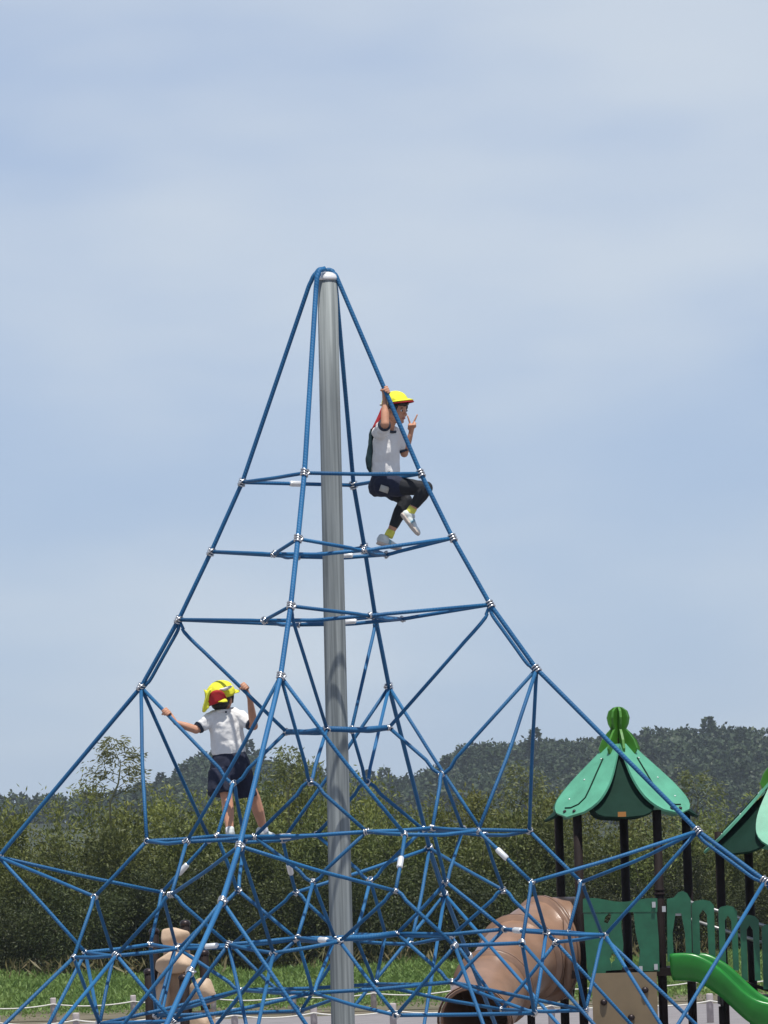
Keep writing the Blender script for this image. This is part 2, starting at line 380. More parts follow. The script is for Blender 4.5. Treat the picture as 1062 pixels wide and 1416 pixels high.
def grass():
    n = 250000
    x = rng.uniform(-22, 24, n); y = rng.uniform(0, 1, n) * 38 + 88
    edge = 88 + 11 * rng.random(n) ** 0.35 + 1.2 * np.sin(x * 0.7)
    keep = y > edge; x, y = x[keep], y[keep]; n = len(x)
    z = np.array([bank_h(a, b) for a, b in zip(x, y)])
    clump = np.sin(x * 1.7 + 3 * np.sin(y * 0.6)) * np.sin(y * 0.9 + x * 0.4)
    fade = np.clip((y - 87) / 14, 0.25, 1)
    h = (0.08 + 0.12 * rng.random(n) + 0.12 * np.clip(clump, 0, 1)) * fade
    d = np.stack([rng.normal(size=n) * 0.9, rng.normal(size=n) * 0.9, np.ones(n)], 1)
    V = leaf_cloud_mesh('g', np.stack([x, y, z + 0.16 * rng.random(n) * fade + 0.12 * np.clip(clump, 0, 1)], 1), d, h, 0.022 + 0.035 * rng.random(n))
    o = link('grass', quads_mesh('grass', V), MT['grassblade'], None, False)
    tag(o, 'rough green grass and weeds growing along the bank behind the fence', 'grass', kind='stuff')
    n = 3500
    x = rng.uniform(-22, 24, n); y = rng.uniform(120, 128, n)
    dens = np.sin(x * 0.8 + 2) + np.sin(x * 2.3); k = dens > -0.1; x, y = x[k], y[k]; n = len(x)
    z = np.array([bank_h(a, b) for a, b in zip(x, y)])
    d = np.stack([rng.normal(size=n) * 0.7, rng.normal(size=n) * 0.6, np.ones(n)], 1)
    V = leaf_cloud_mesh('g', np.stack([x, y, z + rng.random(n) * 0.5], 1), d, 0.25 + 0.35 * rng.random(n), 0.03 + 0.05 * rng.random(n))
    o = link('dry_weeds', quads_mesh('dry_weeds', V), MT['dry'], None, False)
    tag(o, 'straw coloured dry weeds at the foot of the bamboo thicket', 'weeds', kind='stuff')
grass()
# ---- bamboo / scrub thicket
def clump_variant(seed, height, spread, nl, leaf):
    rs = np.random.default_rng(seed); C, D = [], []
    culms = []
    nc = 11
    for k in range(nc):
        a = rs.uniform(0, 2 * math.pi); r = spread * 0.35 * math.sqrt(rs.random())
        base = np.array([r * math.cos(a), r * math.sin(a), 0]); hgt = height * rs.uniform(0.62, 1.0)
        lean = np.array([math.cos(a), math.sin(a), 0]) * spread * rs.uniform(0.1, 0.55)
        f = lambda t: base + np.array([0, 0, 1]) * hgt * (t - 0.10 * t ** 3) + lean * t ** 2
        culms.append([f(t) for t in (0, 0.25, 0.5, 0.75, 1.0)])
        m = nl // nc
        t = 1 - rs.random(m) ** 1.25 * 0.92
        for tt in t:
            c = f(tt); w = spread * 0.23 * (1.12 - tt) ** 0.6 + 0.05
            off = rs.normal(size=3) * w * np.array([0.75, 0.75, 0.55])
            # leaves hang in little tufts
            tuft = np.round((c + off) / np.array([0.34, 0.34, 0.55])) * np.array([0.34, 0.34, 0.55]) + rs.normal(size=3) * np.array([0.10, 0.10, 0.20])
            C.append(tuft); dd = off * 0.8 + np.array([0, 0, -0.45 + 0.75 * (tt > 0.8)]) + rs.normal(size=3) * 0.25; D.append(dd)
    C, D = np.array(C), np.array(D); n = len(C)
    C[:, 2] = np.maximum(C[:, 2], 0.05)
    V = leaf_cloud_mesh('x', C, D, leaf * (0.6 + 0.8 * rs.random(n)), leaf * 0.30 * (0.6 + 0.8 * rs.random(n)))
    return quads_mesh('foliage', V), culms
def thicket():
    var = [clump_variant(100 + k, h, s, 9000, 0.155) for k, (h, s) in enumerate([(6.2, 2.0), (5.6, 2.2), (6.8, 1.8), (5.2, 2.4), (6.0, 2.1), (6.5, 2.2)])]
    cul = []
    for fm, cs in var:
        ms = []
        for c in cs[:5]:
            v, f = tube([Vector(p) for p in c], [0.045, 0.04, 0.033, 0.024, 0.008], 5); m = mesh('culm', v, f); m.materials.append(MT['culm']); ms.append(m)
        cul.append(ms)
    rowmesh = {}
    for nm, mk in (('front', 'bamboo_shade'), ('mid', 'bamboo_half_shade'), ('rear', 'bamboo')):  # same foliage, with shade to sunlight painted in row by row
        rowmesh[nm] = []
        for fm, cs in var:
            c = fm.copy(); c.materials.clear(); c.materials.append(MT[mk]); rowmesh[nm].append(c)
    # skyline of the thicket, pixel heights read along the picture
    sk = [(-120, 1110), (0, 1118), (50, 1128), (80, 1118), (110, 1092), (150, 1082), (200, 1080), (260, 1082), (300, 1075), (340, 1080), (365, 1055), (395, 1048), (430, 1058), (480, 1085), (520, 1075), (560, 1068), (600, 1085), (640, 1078), (690, 1068), (740, 1072), (790, 1095), (860, 1110), (950, 1085), (1000, 1100), (1062, 1120), (1200, 1110)]
    su = [a for a, _ in sk]; sv = [b for _, b in sk]
    k = 0
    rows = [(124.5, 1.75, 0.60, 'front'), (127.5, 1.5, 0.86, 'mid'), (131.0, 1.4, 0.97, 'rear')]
    labels = {'front': 'low leafy bamboo scrub, shade painted into its leaves, rising at the back of the grass bank',
              'mid': 'green bamboo clump in the middle of the thicket behind the grass bank',
              'rear': 'tall bamboo clump painted sunlit yellowish green at the rear of the thicket, tops against sky and hill'}
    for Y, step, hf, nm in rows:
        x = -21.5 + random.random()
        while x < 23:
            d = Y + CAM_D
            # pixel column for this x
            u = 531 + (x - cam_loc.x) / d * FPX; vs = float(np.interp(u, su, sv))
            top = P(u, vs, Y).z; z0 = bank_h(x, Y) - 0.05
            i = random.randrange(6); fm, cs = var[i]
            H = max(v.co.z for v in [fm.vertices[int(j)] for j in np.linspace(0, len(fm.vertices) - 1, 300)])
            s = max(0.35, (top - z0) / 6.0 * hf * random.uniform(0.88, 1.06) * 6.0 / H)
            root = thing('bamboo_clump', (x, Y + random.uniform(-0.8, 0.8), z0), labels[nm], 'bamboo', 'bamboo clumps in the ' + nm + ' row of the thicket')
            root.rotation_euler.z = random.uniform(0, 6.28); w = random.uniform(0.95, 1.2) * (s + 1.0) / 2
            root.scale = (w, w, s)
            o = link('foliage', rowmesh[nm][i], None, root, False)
            for m in cul[i][:3]: link('culm', m, None, root)
            x += step * random.uniform(0.75, 1.25); k += 1
    # the loose, pale sprig standing above the others at the left, and lighter tips by the roof
    def sprig(u, vtop, vbase, Y, wpx, n, label):
        base = P(u, vbase, Y); top = P(u - 14, vtop, Y); h = top.z - base.z
        rs = np.random.default_rng(int(u)); C, D = [], []
        root = thing('bamboo_plant', (base.x, base.y, bank_h(base.x, Y)), label, 'bamboo')
        w = wpx / 44.0
        def f(t): return Vector((base.x, Y, base.z)) * (1 - t) + Vector((top.x, Y, top.z)) * t + Vector((w * 0.3 * math.sin(t * 2.5), 0, 0))
        low = Vector((base.x, Y, bank_h(base.x, Y)))
        part('culm', tube([low, f(0), f(0.3), f(0.6), f(0.9)], [0.045, 0.035, 0.028, 0.018, 0.006], 5), MT['culm'], root)
        for j in range(15):
            t = 0.02 + 0.95 * j / 14; p = f(t); sd = 1 if j % 2 else -1
            ln = w * 0.62 * (1.12 - t) ** 0.8 * rs.uniform(0.7, 1.1)
            tip = p + Vector((sd * ln, rs.normal() * 0.25, ln * 0.45 + rs.normal() * 0.1))
            part('branch', tube([p, (p + tip) / 2 + Vector((0, 0, 0.05)), tip], [0.012, 0.009, 0.004], 4), MT['culm'], root)
            for q in range(n):
                g = rs.uniform(0.25, 1.05); c = p + (tip - p) * g + Vector(rs.normal(size=3) * 0.11)
                C.append(c); D.append(Vector((sd * 0.5, 0, -0.25)) + Vector(rs.normal(size=3) * 0.35))
        C, D = np.array([tuple(a) for a in C]), np.array([tuple(a) for a in D]); n_ = len(C)
        o = np.array(tuple(ORG[root.name]))
        V = leaf_cloud_mesh('s', C - o, D, 0.15 * (0.6 + 0.8 * rs.random(n_)), 0.045 * (0.6 + 0.8 * rs.random(n_)))
        link('foliage', quads_mesh('foliage', V), MT['sprig'], root, False)
    MT['sprig'] = leaf_mat('sprig_leaf', (0.13, 0.15, 0.055), (0.21, 0.22, 0.09), 0.1, 2.0, 0.35)
    sprig(152, 1024, 1110, 129.0, 72, 70, 'pale feathery bamboo stem standing alone above the left thicket')
    sprig(716, 1062, 1120, 129.0, 50, 40, 'pale bamboo tip beside the mint green roof, below the hill')
    sprig(398, 1040, 1095, 129.0, 46, 40, 'pale bamboo tip between the steel mast and the standing child')
    sprig(952, 1070, 1150, 128.5, 70, 46, 'yellow green bamboo tip between the two petal roofs')
thicket()
# ---- hills with forest
def hill_profile(u):
    sk = [(-300, 1092), (0, 1104), (120, 1102), (200, 1090), (255, 1062), (300, 1040), (330, 1034), (365, 1052), (420, 1062), (480, 1078), (560, 1072), (610, 1052), (650, 1030), (720, 1024), (800, 1026), (850, 1018), (900, 1010), (960, 1009), (1062, 1018), (1400, 1010)]
    return float(np.interp(u, [a for a, _ in sk], [b for _, b in sk]))
def hills():
    Y0, Y1 = 900.0, 1460.0
    CH = 8.0
    def hz(x, y):
        u = 531 + (x - cam_loc.x) / (Y1 + CAM_D) * FPX; top = P(u, hill_profile(u), Y1).z - CH * 0.86
        t = min(max((y - Y0) / (Y1 - Y0), 0), 1.15); t2 = t * t * (3 - 2 * t) if t < 1 else 1 - (t - 1) * 0.5
        return max(top, 0.3) * t2
    xs = np.linspace(-180, 200, 90); ys = np.linspace(Y0 - 40, Y1 + 80, 40); n = len(xs)
    V = [(x, y, hz(x, y)) for y in ys for x in xs]
    F = [(j * n + i, j * n + i + 1, (j + 1) * n + i + 1, (j + 1) * n + i) for j in range(len(ys) - 1) for i in range(n - 1)]
    tag(part('hill', (V, F), MT['hill'], None), kind='structure')
    # crown variants: lumpy bodies with small leaf sprays over them
    def sph(c, r, rs):
        n, m = 8, 5; P_ = []
        for i in range(m + 1):
            th = -math.pi / 2 + math.pi * i / m
            P_.append([c + r * (1 + 0.16 * rs.normal()) * np.array([math.cos(th) * math.cos(2 * math.pi * k / n), math.cos(th) * math.sin(2 * math.pi * k / n), 0.85 * math.sin(th)]) for k in range(n)])
        q = []
        for i in range(m):
            for k in range(n): q += [P_[i][k], P_[i][(k + 1) % n], P_[i + 1][(k + 1) % n], P_[i + 1][k]]
        return q
    var = []
    for k in range(8):
        rs = np.random.default_rng(50 + k); nl = 300; conifer = k >= 6
        C, D, B = [], [], []
        if conifer:
            for t in np.linspace(0, 0.9, 6): B += sph(np.array([0, 0, -2.2 + 5.0 * t]), 0.8 * (1 - t) ** 0.8 + 0.05, rs)
            for j in range(nl):
                t = rs.random() ** 0.7; r = 1.6 * (1 - t) ** 0.8 * rs.uniform(0.75, 1.1) * (0.85 + 0.3 * abs(math.sin(t * 16))) + 0.08; a = rs.uniform(0, 6.283)
                C.append(np.array([r * math.cos(a), r * math.sin(a), -2.2 + 5.2 * t])); D.append(np.array([math.cos(a), math.sin(a), 0.1]))
        else:
            lob = [(rs.normal(size=3) * np.array([1.05, 1.05, 0.65]), rs.uniform(0.5, 1.2)) for _ in range(14)]
            for c0, r in lob: B += sph(c0, r * 0.5, rs)
            for j in range(nl):
                c0, r = lob[rs.integers(14)]; v = rs.normal(size=3); v /= np.linalg.norm(v); v[2] = abs(v[2]) * 1.1 - 0.35
                C.append(c0 + v * r * rs.uniform(0.72, 1.08)); D.append(v * 0.6)
        var.append((np.array(C), np.array(D) + rs.normal(size=(nl, 3)) * 0.45, np.array(B)))
    allV = []
    def put(i, x, y, z, s):
        C, D, B = var[i]; a = rng.uniform(0, 6.28); ca, sa = math.cos(a), math.sin(a)
        Rm = np.array([[ca, -sa, 0], [sa, ca, 0], [0, 0, 1]]); o = np.array([x, y, z])
        allV.append(leaf_cloud_mesh('f', C @ Rm.T * s + o, D @ Rm.T, s * 0.62 * (0.6 + 0.8 * rng.random(len(C))), np.full(len(C), 0.42 * s)))
        allV.append(B @ Rm.T * s + o)
    cnt = 0
    while cnt < 1500:
        x = rng.uniform(-135, 150); y = Y0 + 60 + (Y1 - Y0 - 56) * rng.random() ** 0.8; s = rng.uniform(0.8, 1.9)
        zt = hz(x, y) + 2.0 * s; q = Vector((x, y, zt + 2)) - cam_loc
        if 708 - FPX * q.dot(cup) / q.dot(fwd) > 1115: cnt += 0.2; continue      # wholly hidden by the thicket
        put(rng.choice(8, p=[.15] * 6 + [.05] * 2), x, y, zt, s); cnt += 1
    # trees right on the skyline so that it is uneven
    for u in np.arange(-250, 1300, 7.0):
        x = P(u, 1050, Y1).x + rng.normal() * 0.8; y = Y1 + rng.normal() * 6
        k_ = rng.choice(8, p=[.15] * 6 + [.05] * 2)
        put(k_, x, y, hz(x, y) + 2.0 + rng.normal() * 0.5, rng.uniform(0.7, 1.5) * (1 if k_ < 6 else 0.7))
    V = np.concatenate(allV)
    o = link('hillside_forest', quads_mesh('hillside_forest', V), MT['forest'], None, False)
    tag(o, 'dark mixed forest covering the low hills behind the thicket', 'forest', kind='stuff')
hills()
# ---- rope fences in front of the grass bank
def rope_fence(tops, px_h, label):
    root = None
    pts = [(u, v) for u, v in tops]
    Hp = 0.56
    base = []
    for u, v in pts:
        p = G(u, v, Hp); base.append(Vector((p.x, p.y, 0)))
    root = thing('rope_fence', base[0], label, 'fence')
    for b in base:
        r = 0.068
        ring = [(b + Vector((0, 0, z)), r * k) for z, k in ((-0.1, 1), (Hp - 0.03, 1), (Hp - 0.008, 0.93), (Hp, 0.7))]
        part('post', tube([a for a, _ in ring], [k for _, k in ring], 10), MT['fencepost'], root)
    for i in range(len(base) - 1):
        a, b = base[i], base[i + 1]; q = []
        for k in range(9):
            t = k / 8; q.append(a * (1 - t) + b * t + Vector((0, -0.075, Hp - 0.14 - 0.07 * 4 * t * (1 - t))))
        part('rope', tube(q, 0.016, 6), MT['fencerope'], root)
def line_of(u0, v0, u1, v1, step):
    n = int(abs(u1 - u0) / step); return [(u0 + (u1 - u0) * i / n, v0 + (v1 - v0) * i / n) for i in range(n + 1)]
rope_fence(line_of(-148, 1387.3, 1180, 1342, 102.2), 35, 'low white rope fence with stubby posts along the foot of the grass bank')
rope_fence(line_of(-114, 1407, 1200, 1367, 108), 40, 'low white rope fence with stubby posts on the gravel edge, in front of the other')
# ================================================================== THE CLIMBING NET
S = 195.0
CA = {'R': 15.4, 'N': 105.4, 'L': 195.4, 'F': 285.4}
nodes = {}
def nd(name, u, v, r, ang):
    nodes[name] = P(u, v, -r * math.sin(R(ang)) / S)
for k, (uvs, r) in {
    'C1': ({'L': (335, 667), 'R': (582, 655), 'N': (421, 654), 'F': (489, 671)}, 126),
    'C2': ({'L': (292, 763), 'R': (626, 744), 'N': (412, 745), 'F': (504, 757)}, 173),
    'C3': ({'L': (247, 857), 'R': (678, 836), 'N': (402, 838), 'F': (519, 853)}, 223),
    'C4': ({'L': (195, 950), 'R': (742, 925), 'N': (388, 935), 'F': (538, 950)}, 282),
    'A': ({'L': (396, 1012), 'R': (538, 1006), 'N': (452, 1008), 'F': (486, 1009)}, 74),
    'B': ({'L': (323, 1083), 'R': (611, 1070), 'N': (429, 1081), 'F': (507, 1082)}, 149),
    'C5': ({'L': (-2, 1185), 'R': (965, 1149), 'N': (331, 1170), 'F': (594, 1173)}, 498),
    'C6': ({'L': (-100, 1256), 'R': (1058, 1218), 'N': (307, 1246), 'F': (615, 1237)}, 610),
    'C7': ({'L': (-235, 1362), 'R': (1200, 1316), 'N': (263, 1344), 'F': (648, 1322)}, 770),
    'H': ({'L': (329, 1231), 'R': (617, 1220), 'N': (433, 1219), 'F': (512, 1217)}, 150),
    'K': ({'L': (118, 1317), 'R': (837, 1293), 'N': (378, 1318), 'F': (568, 1306)}, 375),
    'Q': ({'L': (410, 1299), 'R': (549, 1291), 'N': (463, 1298), 'F': (491, 1294)}, 72),
    'S': ({'L': (247, 1312), 'R': (697, 1285), 'N': (411, 1297), 'F': (533, 1292)}, 233),
    'V': ({'L': (333, 1369), 'R': (625, 1358), 'N': (433, 1373), 'F': (519, 1361)}, 155),
}.items():
    for c, (u, v) in uvs.items(): nd(k + c, u, v, r, CA[c])
for k, (r, dl, uvs) in {
    'D': (275, 32.2, {'Ln': (203, 1163), 'Lf': (290, 1161), 'Nl': (258, 1164), 'Nr': (560, 1154), 'Rn': (661, 1149), 'Rf': (732, 1149), 'Fr': (670, 1155), 'Fl': (391, 1162)}),
    'G': (175, 27, {'Ln': (300, 1156), 'Lf': (338, 1160), 'Nl': (352, 1157), 'Nr': (507, 1150), 'Rn': (598, 1145), 'Rf': (640, 1147), 'Fr': (585, 1147), 'Fl': (437, 1154)}),
    'E': (343, 26, {'Ln': (131, 1240), 'Lf': (224, 1234), 'Nl': (237, 1237), 'Nr': (547, 1232), 'Rn': (735, 1220), 'Rf': (804, 1220), 'Fr': (696, 1231), 'Fl': (409, 1234)}),
    'U': (315, 14.5, {'Ln': (157, 1322), 'Lf': (208, 1306), 'Nl': (316, 1306), 'Nr': (470, 1302), 'Rn': (755, 1290), 'Rf': (786, 1289), 'Fr': (624, 1295), 'Fl': (480, 1300)}),
    'W': (350, 26, {'Ln': (138, 1416), 'Lf': (216, 1405), 'Nl': (240, 1412), 'Nr': (548, 1404), 'Rn': (739, 1401), 'Rf': (810, 1397), 'Fr': (694, 1396), 'Fl': (416, 1398)}),
}.items():
    for q, (u, v) in uvs.items():
        c, s = q[0], q[1]
        sg = {'Ln': -1, 'Lf': 1, 'Nl': 1, 'Nr': -1, 'Rn': 1, 'Rf': -1, 'Fr': 1, 'Fl': -1}[q]
        nd(k + q, u, v, r, CA[c] + sg * dl)
for q, u, v, a in (('Ln', 102, 1324, 157.8), ('Nl', 161, 1321, 143), ('Nr', 629, 1308, 67.8), ('Rn', 722, 1304, 53), ('Rf', 833, 1294, -22.2), ('Fr', 769, 1303, -37), ('Fl', 320, 1307, 247.8), ('Lf', 243, 1307, 233)):
    nd('T' + q, u, v, 403, a)
for n_, r, q in (('M2', 90, {'LN': (379, 766, 150.4), 'NR': (503, 761, 60.4), 'FR': (534, 767, 330.4), 'LF': (413, 770, 240.4)}),
                 ('M3', 108, {'LN': (365, 858, 150.4), 'NR': (511, 851, 60.4), 'FR': (556, 856, 330.4), 'LF': (412, 864, 240.4)})):
    for c, (u, v, a) in q.items(): nd(n_ + c, u, v, r, a)
mast_top, mast_low = P(452.5, 384, 0), P(474, 1400, 0)
mast_base = mast_top + (mast_low - mast_top) * ((mast_top.z + 0.0) / (mast_top.z - mast_low.z))
net = thing('climbing_net', (mast_base.x, 0, 0), 'tall pyramid climbing net of blue ropes hung from a grey steel mast', 'climbing net')
def mast():
    n = 24; V, F = [], []
    def rad(z): return 0.0715 + (0.085 - 0.0715) * (1 - z / mast_top.z) * 1.2
    pts = [mast_base + Vector((0, 0, -0.3))] + [mast_base + (mast_top - mast_base) * (i / 8) for i in range(9)]
    m = part('mast', tube(pts, [rad(0)] + [rad(p.z) for p in pts[1:]], 28), MT['mast'], net)
    rt = rad(mast_top.z)
    secs = [(mast_top + Vector((0, 0, z)), Vector((r, 0, 0)), Vector((0, r, 0))) for z, r in ((-0.02, rt * 1.08), (-0.004, rt * 1.10), (0.008, rt * 1.06), (0.022, rt * 0.92), (0.034, rt * 0.66), (0.041, rt * 0.3), (0.043, rt * 0.03))]
    part('cap', loft(secs, 24), MT['cap'], m)
mast()
RR = 0.0134
rope_n = 0
def rope(pts, r=RR, fil=0.10):
    pts = [nodes[p] if isinstance(p, str) else p for p in pts]
    if len(pts) == 2 and (pts[1] - pts[0]).length > 0.35:      # never quite straight
        L = (pts[1] - pts[0]).length; m = (pts[0] + pts[1]) / 2 + Vector((random.uniform(-1, 1), random.uniform(-1, 1), random.uniform(-1.6, 0.2))) * 0.008 * min(L, 1.5)
        pts = [pts[0], m, pts[1]]; fil = L * 0.4
    part('rope', tube(fillet(pts, fil), r, 8, True), MT['rope'], net)
def down(a, u, v, r, ang):
    """a rope from node a through a picture point on to its ground anchor"""
    p = nodes[a]; q = P(u, v, -r * math.sin(R(ang)) / S); d = q - p
    e = p + d * ((p.z - 0.02) / -d.z) if d.z < -0.05 else q
    rope([p, e])
    return e
def sag(a, b, s=0.02):
    a, b = nodes[a], nodes[b]; return [a, (a + b) / 2 - Vector((0, 0, s)), b]
# the rope heads running over the cap
topc = P(447, 371, 0)
heads = {'L': [P(450, 371, 0.01), P(441, 373, 0.02), P(433.5, 382, 0.02), P(427, 396, 0.03)],
         'R': [P(449, 374, -0.01), P(457, 373.5, -0.01), P(464.5, 381, -0.02), P(471, 396, -0.03)],
         'N': [P(449, 372, -0.05), P(442, 374, -0.085), P(438.5, 384, -0.105), P(437, 400, -0.12)],
         'F': [P(453, 373, 0.05), P(460, 375, 0.09), P(463, 386, 0.12), P(465, 402, 0.15)]}
for c in 'LNRF':
    pts = heads[c] + [nodes[k + c] for k in ('C1', 'C2', 'C3', 'C4', 'C5', 'C6', 'C7')]
    d = pts[-1] - pts[-2]; e = pts[-1] + d * ((pts[-1].z - 0.02) / -d.z)
    main_r = 0.0182 if c == 'N' else 0.016
    part('rope', tube(fillet(pts + [e], 0.05), main_r, 8, True), MT['rope'], net)
    # doubled ropes between knots
    for a, b in (('C3', 'C4'), ('C5', 'C6')):
        p, q = nodes[a + c], nodes[b + c]; s = (q - p).normalized().cross(Vector((0, 1, 0)) if c in 'LR' else Vector((1, 0, 0))).normalized() * 0.033
        if s.z > 0: s = -s
        rope([p + s * 0.5, p + (q - p) * 0.15 + s, p + (q - p) * 0.85 + s, q + s * 0.5])
CY = 'LNRF'
def nxt(c): return CY[(CY.index(c) + 1) % 4]
for c in CY: rope(['C1' + c, 'C1' + nxt(c)])
MIDS = {'L': 'LN', 'N': 'NR', 'R': 'FR', 'F': 'LF'}
for k in '23':
    for c in CY:
        rope(['C' + k + c, 'M' + k + MIDS[c], 'C' + k + nxt(c)], fil=0.12)
        rope(sag('M' + k + MIDS[c], 'M' + k + MIDS[nxt(c)], 0.015))
PAIR = {'L': ('Ln', 'Lf'), 'N': ('Nl', 'Nr'), 'R': ('Rn', 'Rf'), 'F': ('Fr', 'Fl')}
SIDES = [('Ln', 'Nl'), ('Nr', 'Rn'), ('Rf', 'Fr'), ('Fl', 'Lf')]
for c in CY:
    p, q = PAIR[c]
    rope([nodes['C3' + c], nodes['C3' + c] * 0.93 + nodes['A' + c] * 0.07 + Vector((0, 0, -0.05)), 'A' + c], fil=0.2)
    rope(['C4' + c, 'B' + c, 'A' + c], fil=0.15)
    rope(sag('A' + c, 'A' + nxt(c), 0.012), 0.02)
    for x in (p, q):
        rope(['C4' + c, 'D' + x]); rope(['D' + x, 'G' + x]); rope(['D' + x, 'E' + x]); rope(['V' + c, 'W' + x])
        rope(['C5' + c, 'E' + x], fil=0.05)
        rope(['U' + x, 'E' + x, 'T' + x], fil=0.1); rope(['K' + c, 'U' + x]); rope(['S' + c, 'U' + x])
        rope(['U' + x, 'W' + x]); rope(['T' + x, 'W' + x])
    rope(['G' + p, 'B' + c, 'G' + q], fil=0.13); rope(['G' + p, 'H' + c, 'G' + q], fil=0.12)
    rope(['G' + p, 'G' + q])
    rope(['C5' + c, 'K' + c]); rope(['H' + c, 'Q' + c]); rope(['H' + c, 'S' + c]); rope(sag('Q' + c, 'S' + c))
    rope(sag('Q' + c, 'Q' + nxt(c), 0.01), 0.022)
    rope(['Q' + c, 'V' + c, 'S' + c], fil=0.1); rope(sag('V' + c, 'V' + nxt(c), 0.01))
for a, b in SIDES:
    rope(sag('D' + a, 'D' + b, 0.015)); rope(['G' + a, 'G' + b]); rope(['T' + a, 'T' + b]); rope(['W' + a, 'W' + b])
# ropes running on down to the ground anchors
for a, u, v, r, g in (('C6N', 170, 1416, 640, 122), ('C6N', 423, 1415, 600, 92), ('C6R', 945, 1405, 560, 30), ('C6R', 1120, 1330, 660, 2), ('C6L', -60, 1400, 640, 180),
                      ('C6F', 727, 1363, 520, 300), ('C6F', 555, 1310, 560, 272), ('C6F', 590, 1400, 430, 285),
                      ('TLn', 7, 1415, 520, 160), ('TNl', 82, 1415, 520, 138), ('TNr', 667, 1415, 480, 66), ('TRn', 822, 1416, 480, 50),
                      ('TRf', 950, 1404, 520, -18), ('TFr', 860, 1401, 500, -36), ('KR', 912, 1416, 480, 18), ('KL', 68, 1415, 440, 192), ('KL', 137, 1414, 400, 176),
                      ('KN', 358, 1416, 470, 106), ('UNl', 341, 1415, 330, 108), ('TLf', 222, 1412, 420, 215), ('C7N', 294, 1416, 740, 100), ('KN', 338, 1368, 370, 130)):
    down(a, u, v, r, g)
# clamps: coils of bright steel wire at every crossing
def clamp_mesh():
    g = []
    for k, z in enumerate((-0.019, 0.0, 0.019)):
        ring = [Vector((0.024 * math.cos(a), 0.024 * math.sin(a), z + 0.006 * math.cos(a))) for a in np.linspace(0, 2 * math.pi, 10)]
        g.append(tube(ring, 0.0072, 5))
    g.append(tube([Vector((0.018, -0.012, -0.03)), Vector((0.036, 0, 0)), Vector((0.018, 0.012, 0.03))], 0.008, 5))
    v, f = merge(*g); m = mesh('rope_clamp', v, f); m.materials.append(MT['clamp']); m.polygons.foreach_set('use_smooth', [True] * len(m.polygons)); return m
cmesh = clamp_mesh()
for k, p in nodes.items():
    o = bpy.data.objects.new('rope_clamp', cmesh); col.objects.link(o); o.parent = net
    o.location = p - ORG[net.name]
    if k[0] == 'C':
        c = k[-1]; i = int(k[1]); a = nodes.get('C%d%s' % (i - 1, c), mast_top); d = nodes[k] - a
    else: d = Vector((random.uniform(-1, 1), random.uniform(-1, 1), random.uniform(-1, 1)))
    o.rotation_euler = d.to_track_quat('Z', 'Y').to_euler()
    s = 1.0 if k[0] == 'C' else random.uniform(0.68, 0.85); o.scale = (s, s, s)
def ferrule(a, b, t, ln=0.10):
    p, q = nodes[a], nodes[b]; c = p * (1 - t) + q * t; d = (q - p).normalized()
    part('ferrule', tube([c - d * ln / 2, c - d * (ln / 2 - 0.01), c + d * (ln / 2 - 0.01), c + d * ln / 2], [0.018, 0.0215, 0.0215, 0.018], 12), MT['ferrule'], net)
for a, b, t in (('C1L', 'C1F', 0.48), ('M2LF', 'M2FR', 0.55), ('M3LF', 'M3FR', 0.5), ('GLf', 'GFl', 0.56), ('DLf', 'ELf', 0.56), ('DNr', 'ENr', 0.5), ('DRn', 'ERn', 0.45), ('DFl', 'EFl', 0.55), ('SL', 'QL', 0.28), ('SN', 'UNr', 0.62), ('SR', 'URn', 0.33)):
    ferrule(a, b, t)
rope(['GLf', 'GFl'])
# ================================================================== PLAY STRUCTURE
YS = 31.0
play = thing('play_structure', (X_at(860, 1400, YS), YS, 0), 'green and brown playground fort with petal roofs, tube slide and open slide', 'play structure')
Zv = Vector((0, 0, 1)); Xv = Vector((1, 0, 0)); Yv = Vector((0, 1, 0))
def vpost(u, vtop, Y, r=0.056, cap=False, collar=None):
    t = P(u, vtop, Y)
    o = part('post', tube([Vector((t.x, Y, -0.1)), Vector((t.x, Y, t.z))], r, 14), MT['post'], play)
    if collar:
        z = P(u, collar, Y).z
        for dz in (0.0, 0.05): part('collar', tube([Vector((t.x, Y, z + dz)), Vector((t.x, Y, z + dz + 0.03))], r * 1.22, 14), MT['post'], o)
    if cap: part('post_cap', ellipsoid(t, Xv * r * 1.05, Yv * r * 1.05, Zv * r * 0.6), MT['post'], o)
    return t
posts1 = [(772, 1122, 31.5), (798, 1124, 30.45), (862, 1124, 32.0), (908, 1120, 30.45), (948, 1118, 31.3)]
for i, (u, v, Y) in enumerate(posts1): vpost(u, v, Y, collar=1238 if i == 3 else None)
for u, v, Y in ((994, 1150, 30.9), (1034, 1155, 31.6), (1100, 1150, 30.5), (1130, 1160, 31.3)): vpost(u, v, Y)
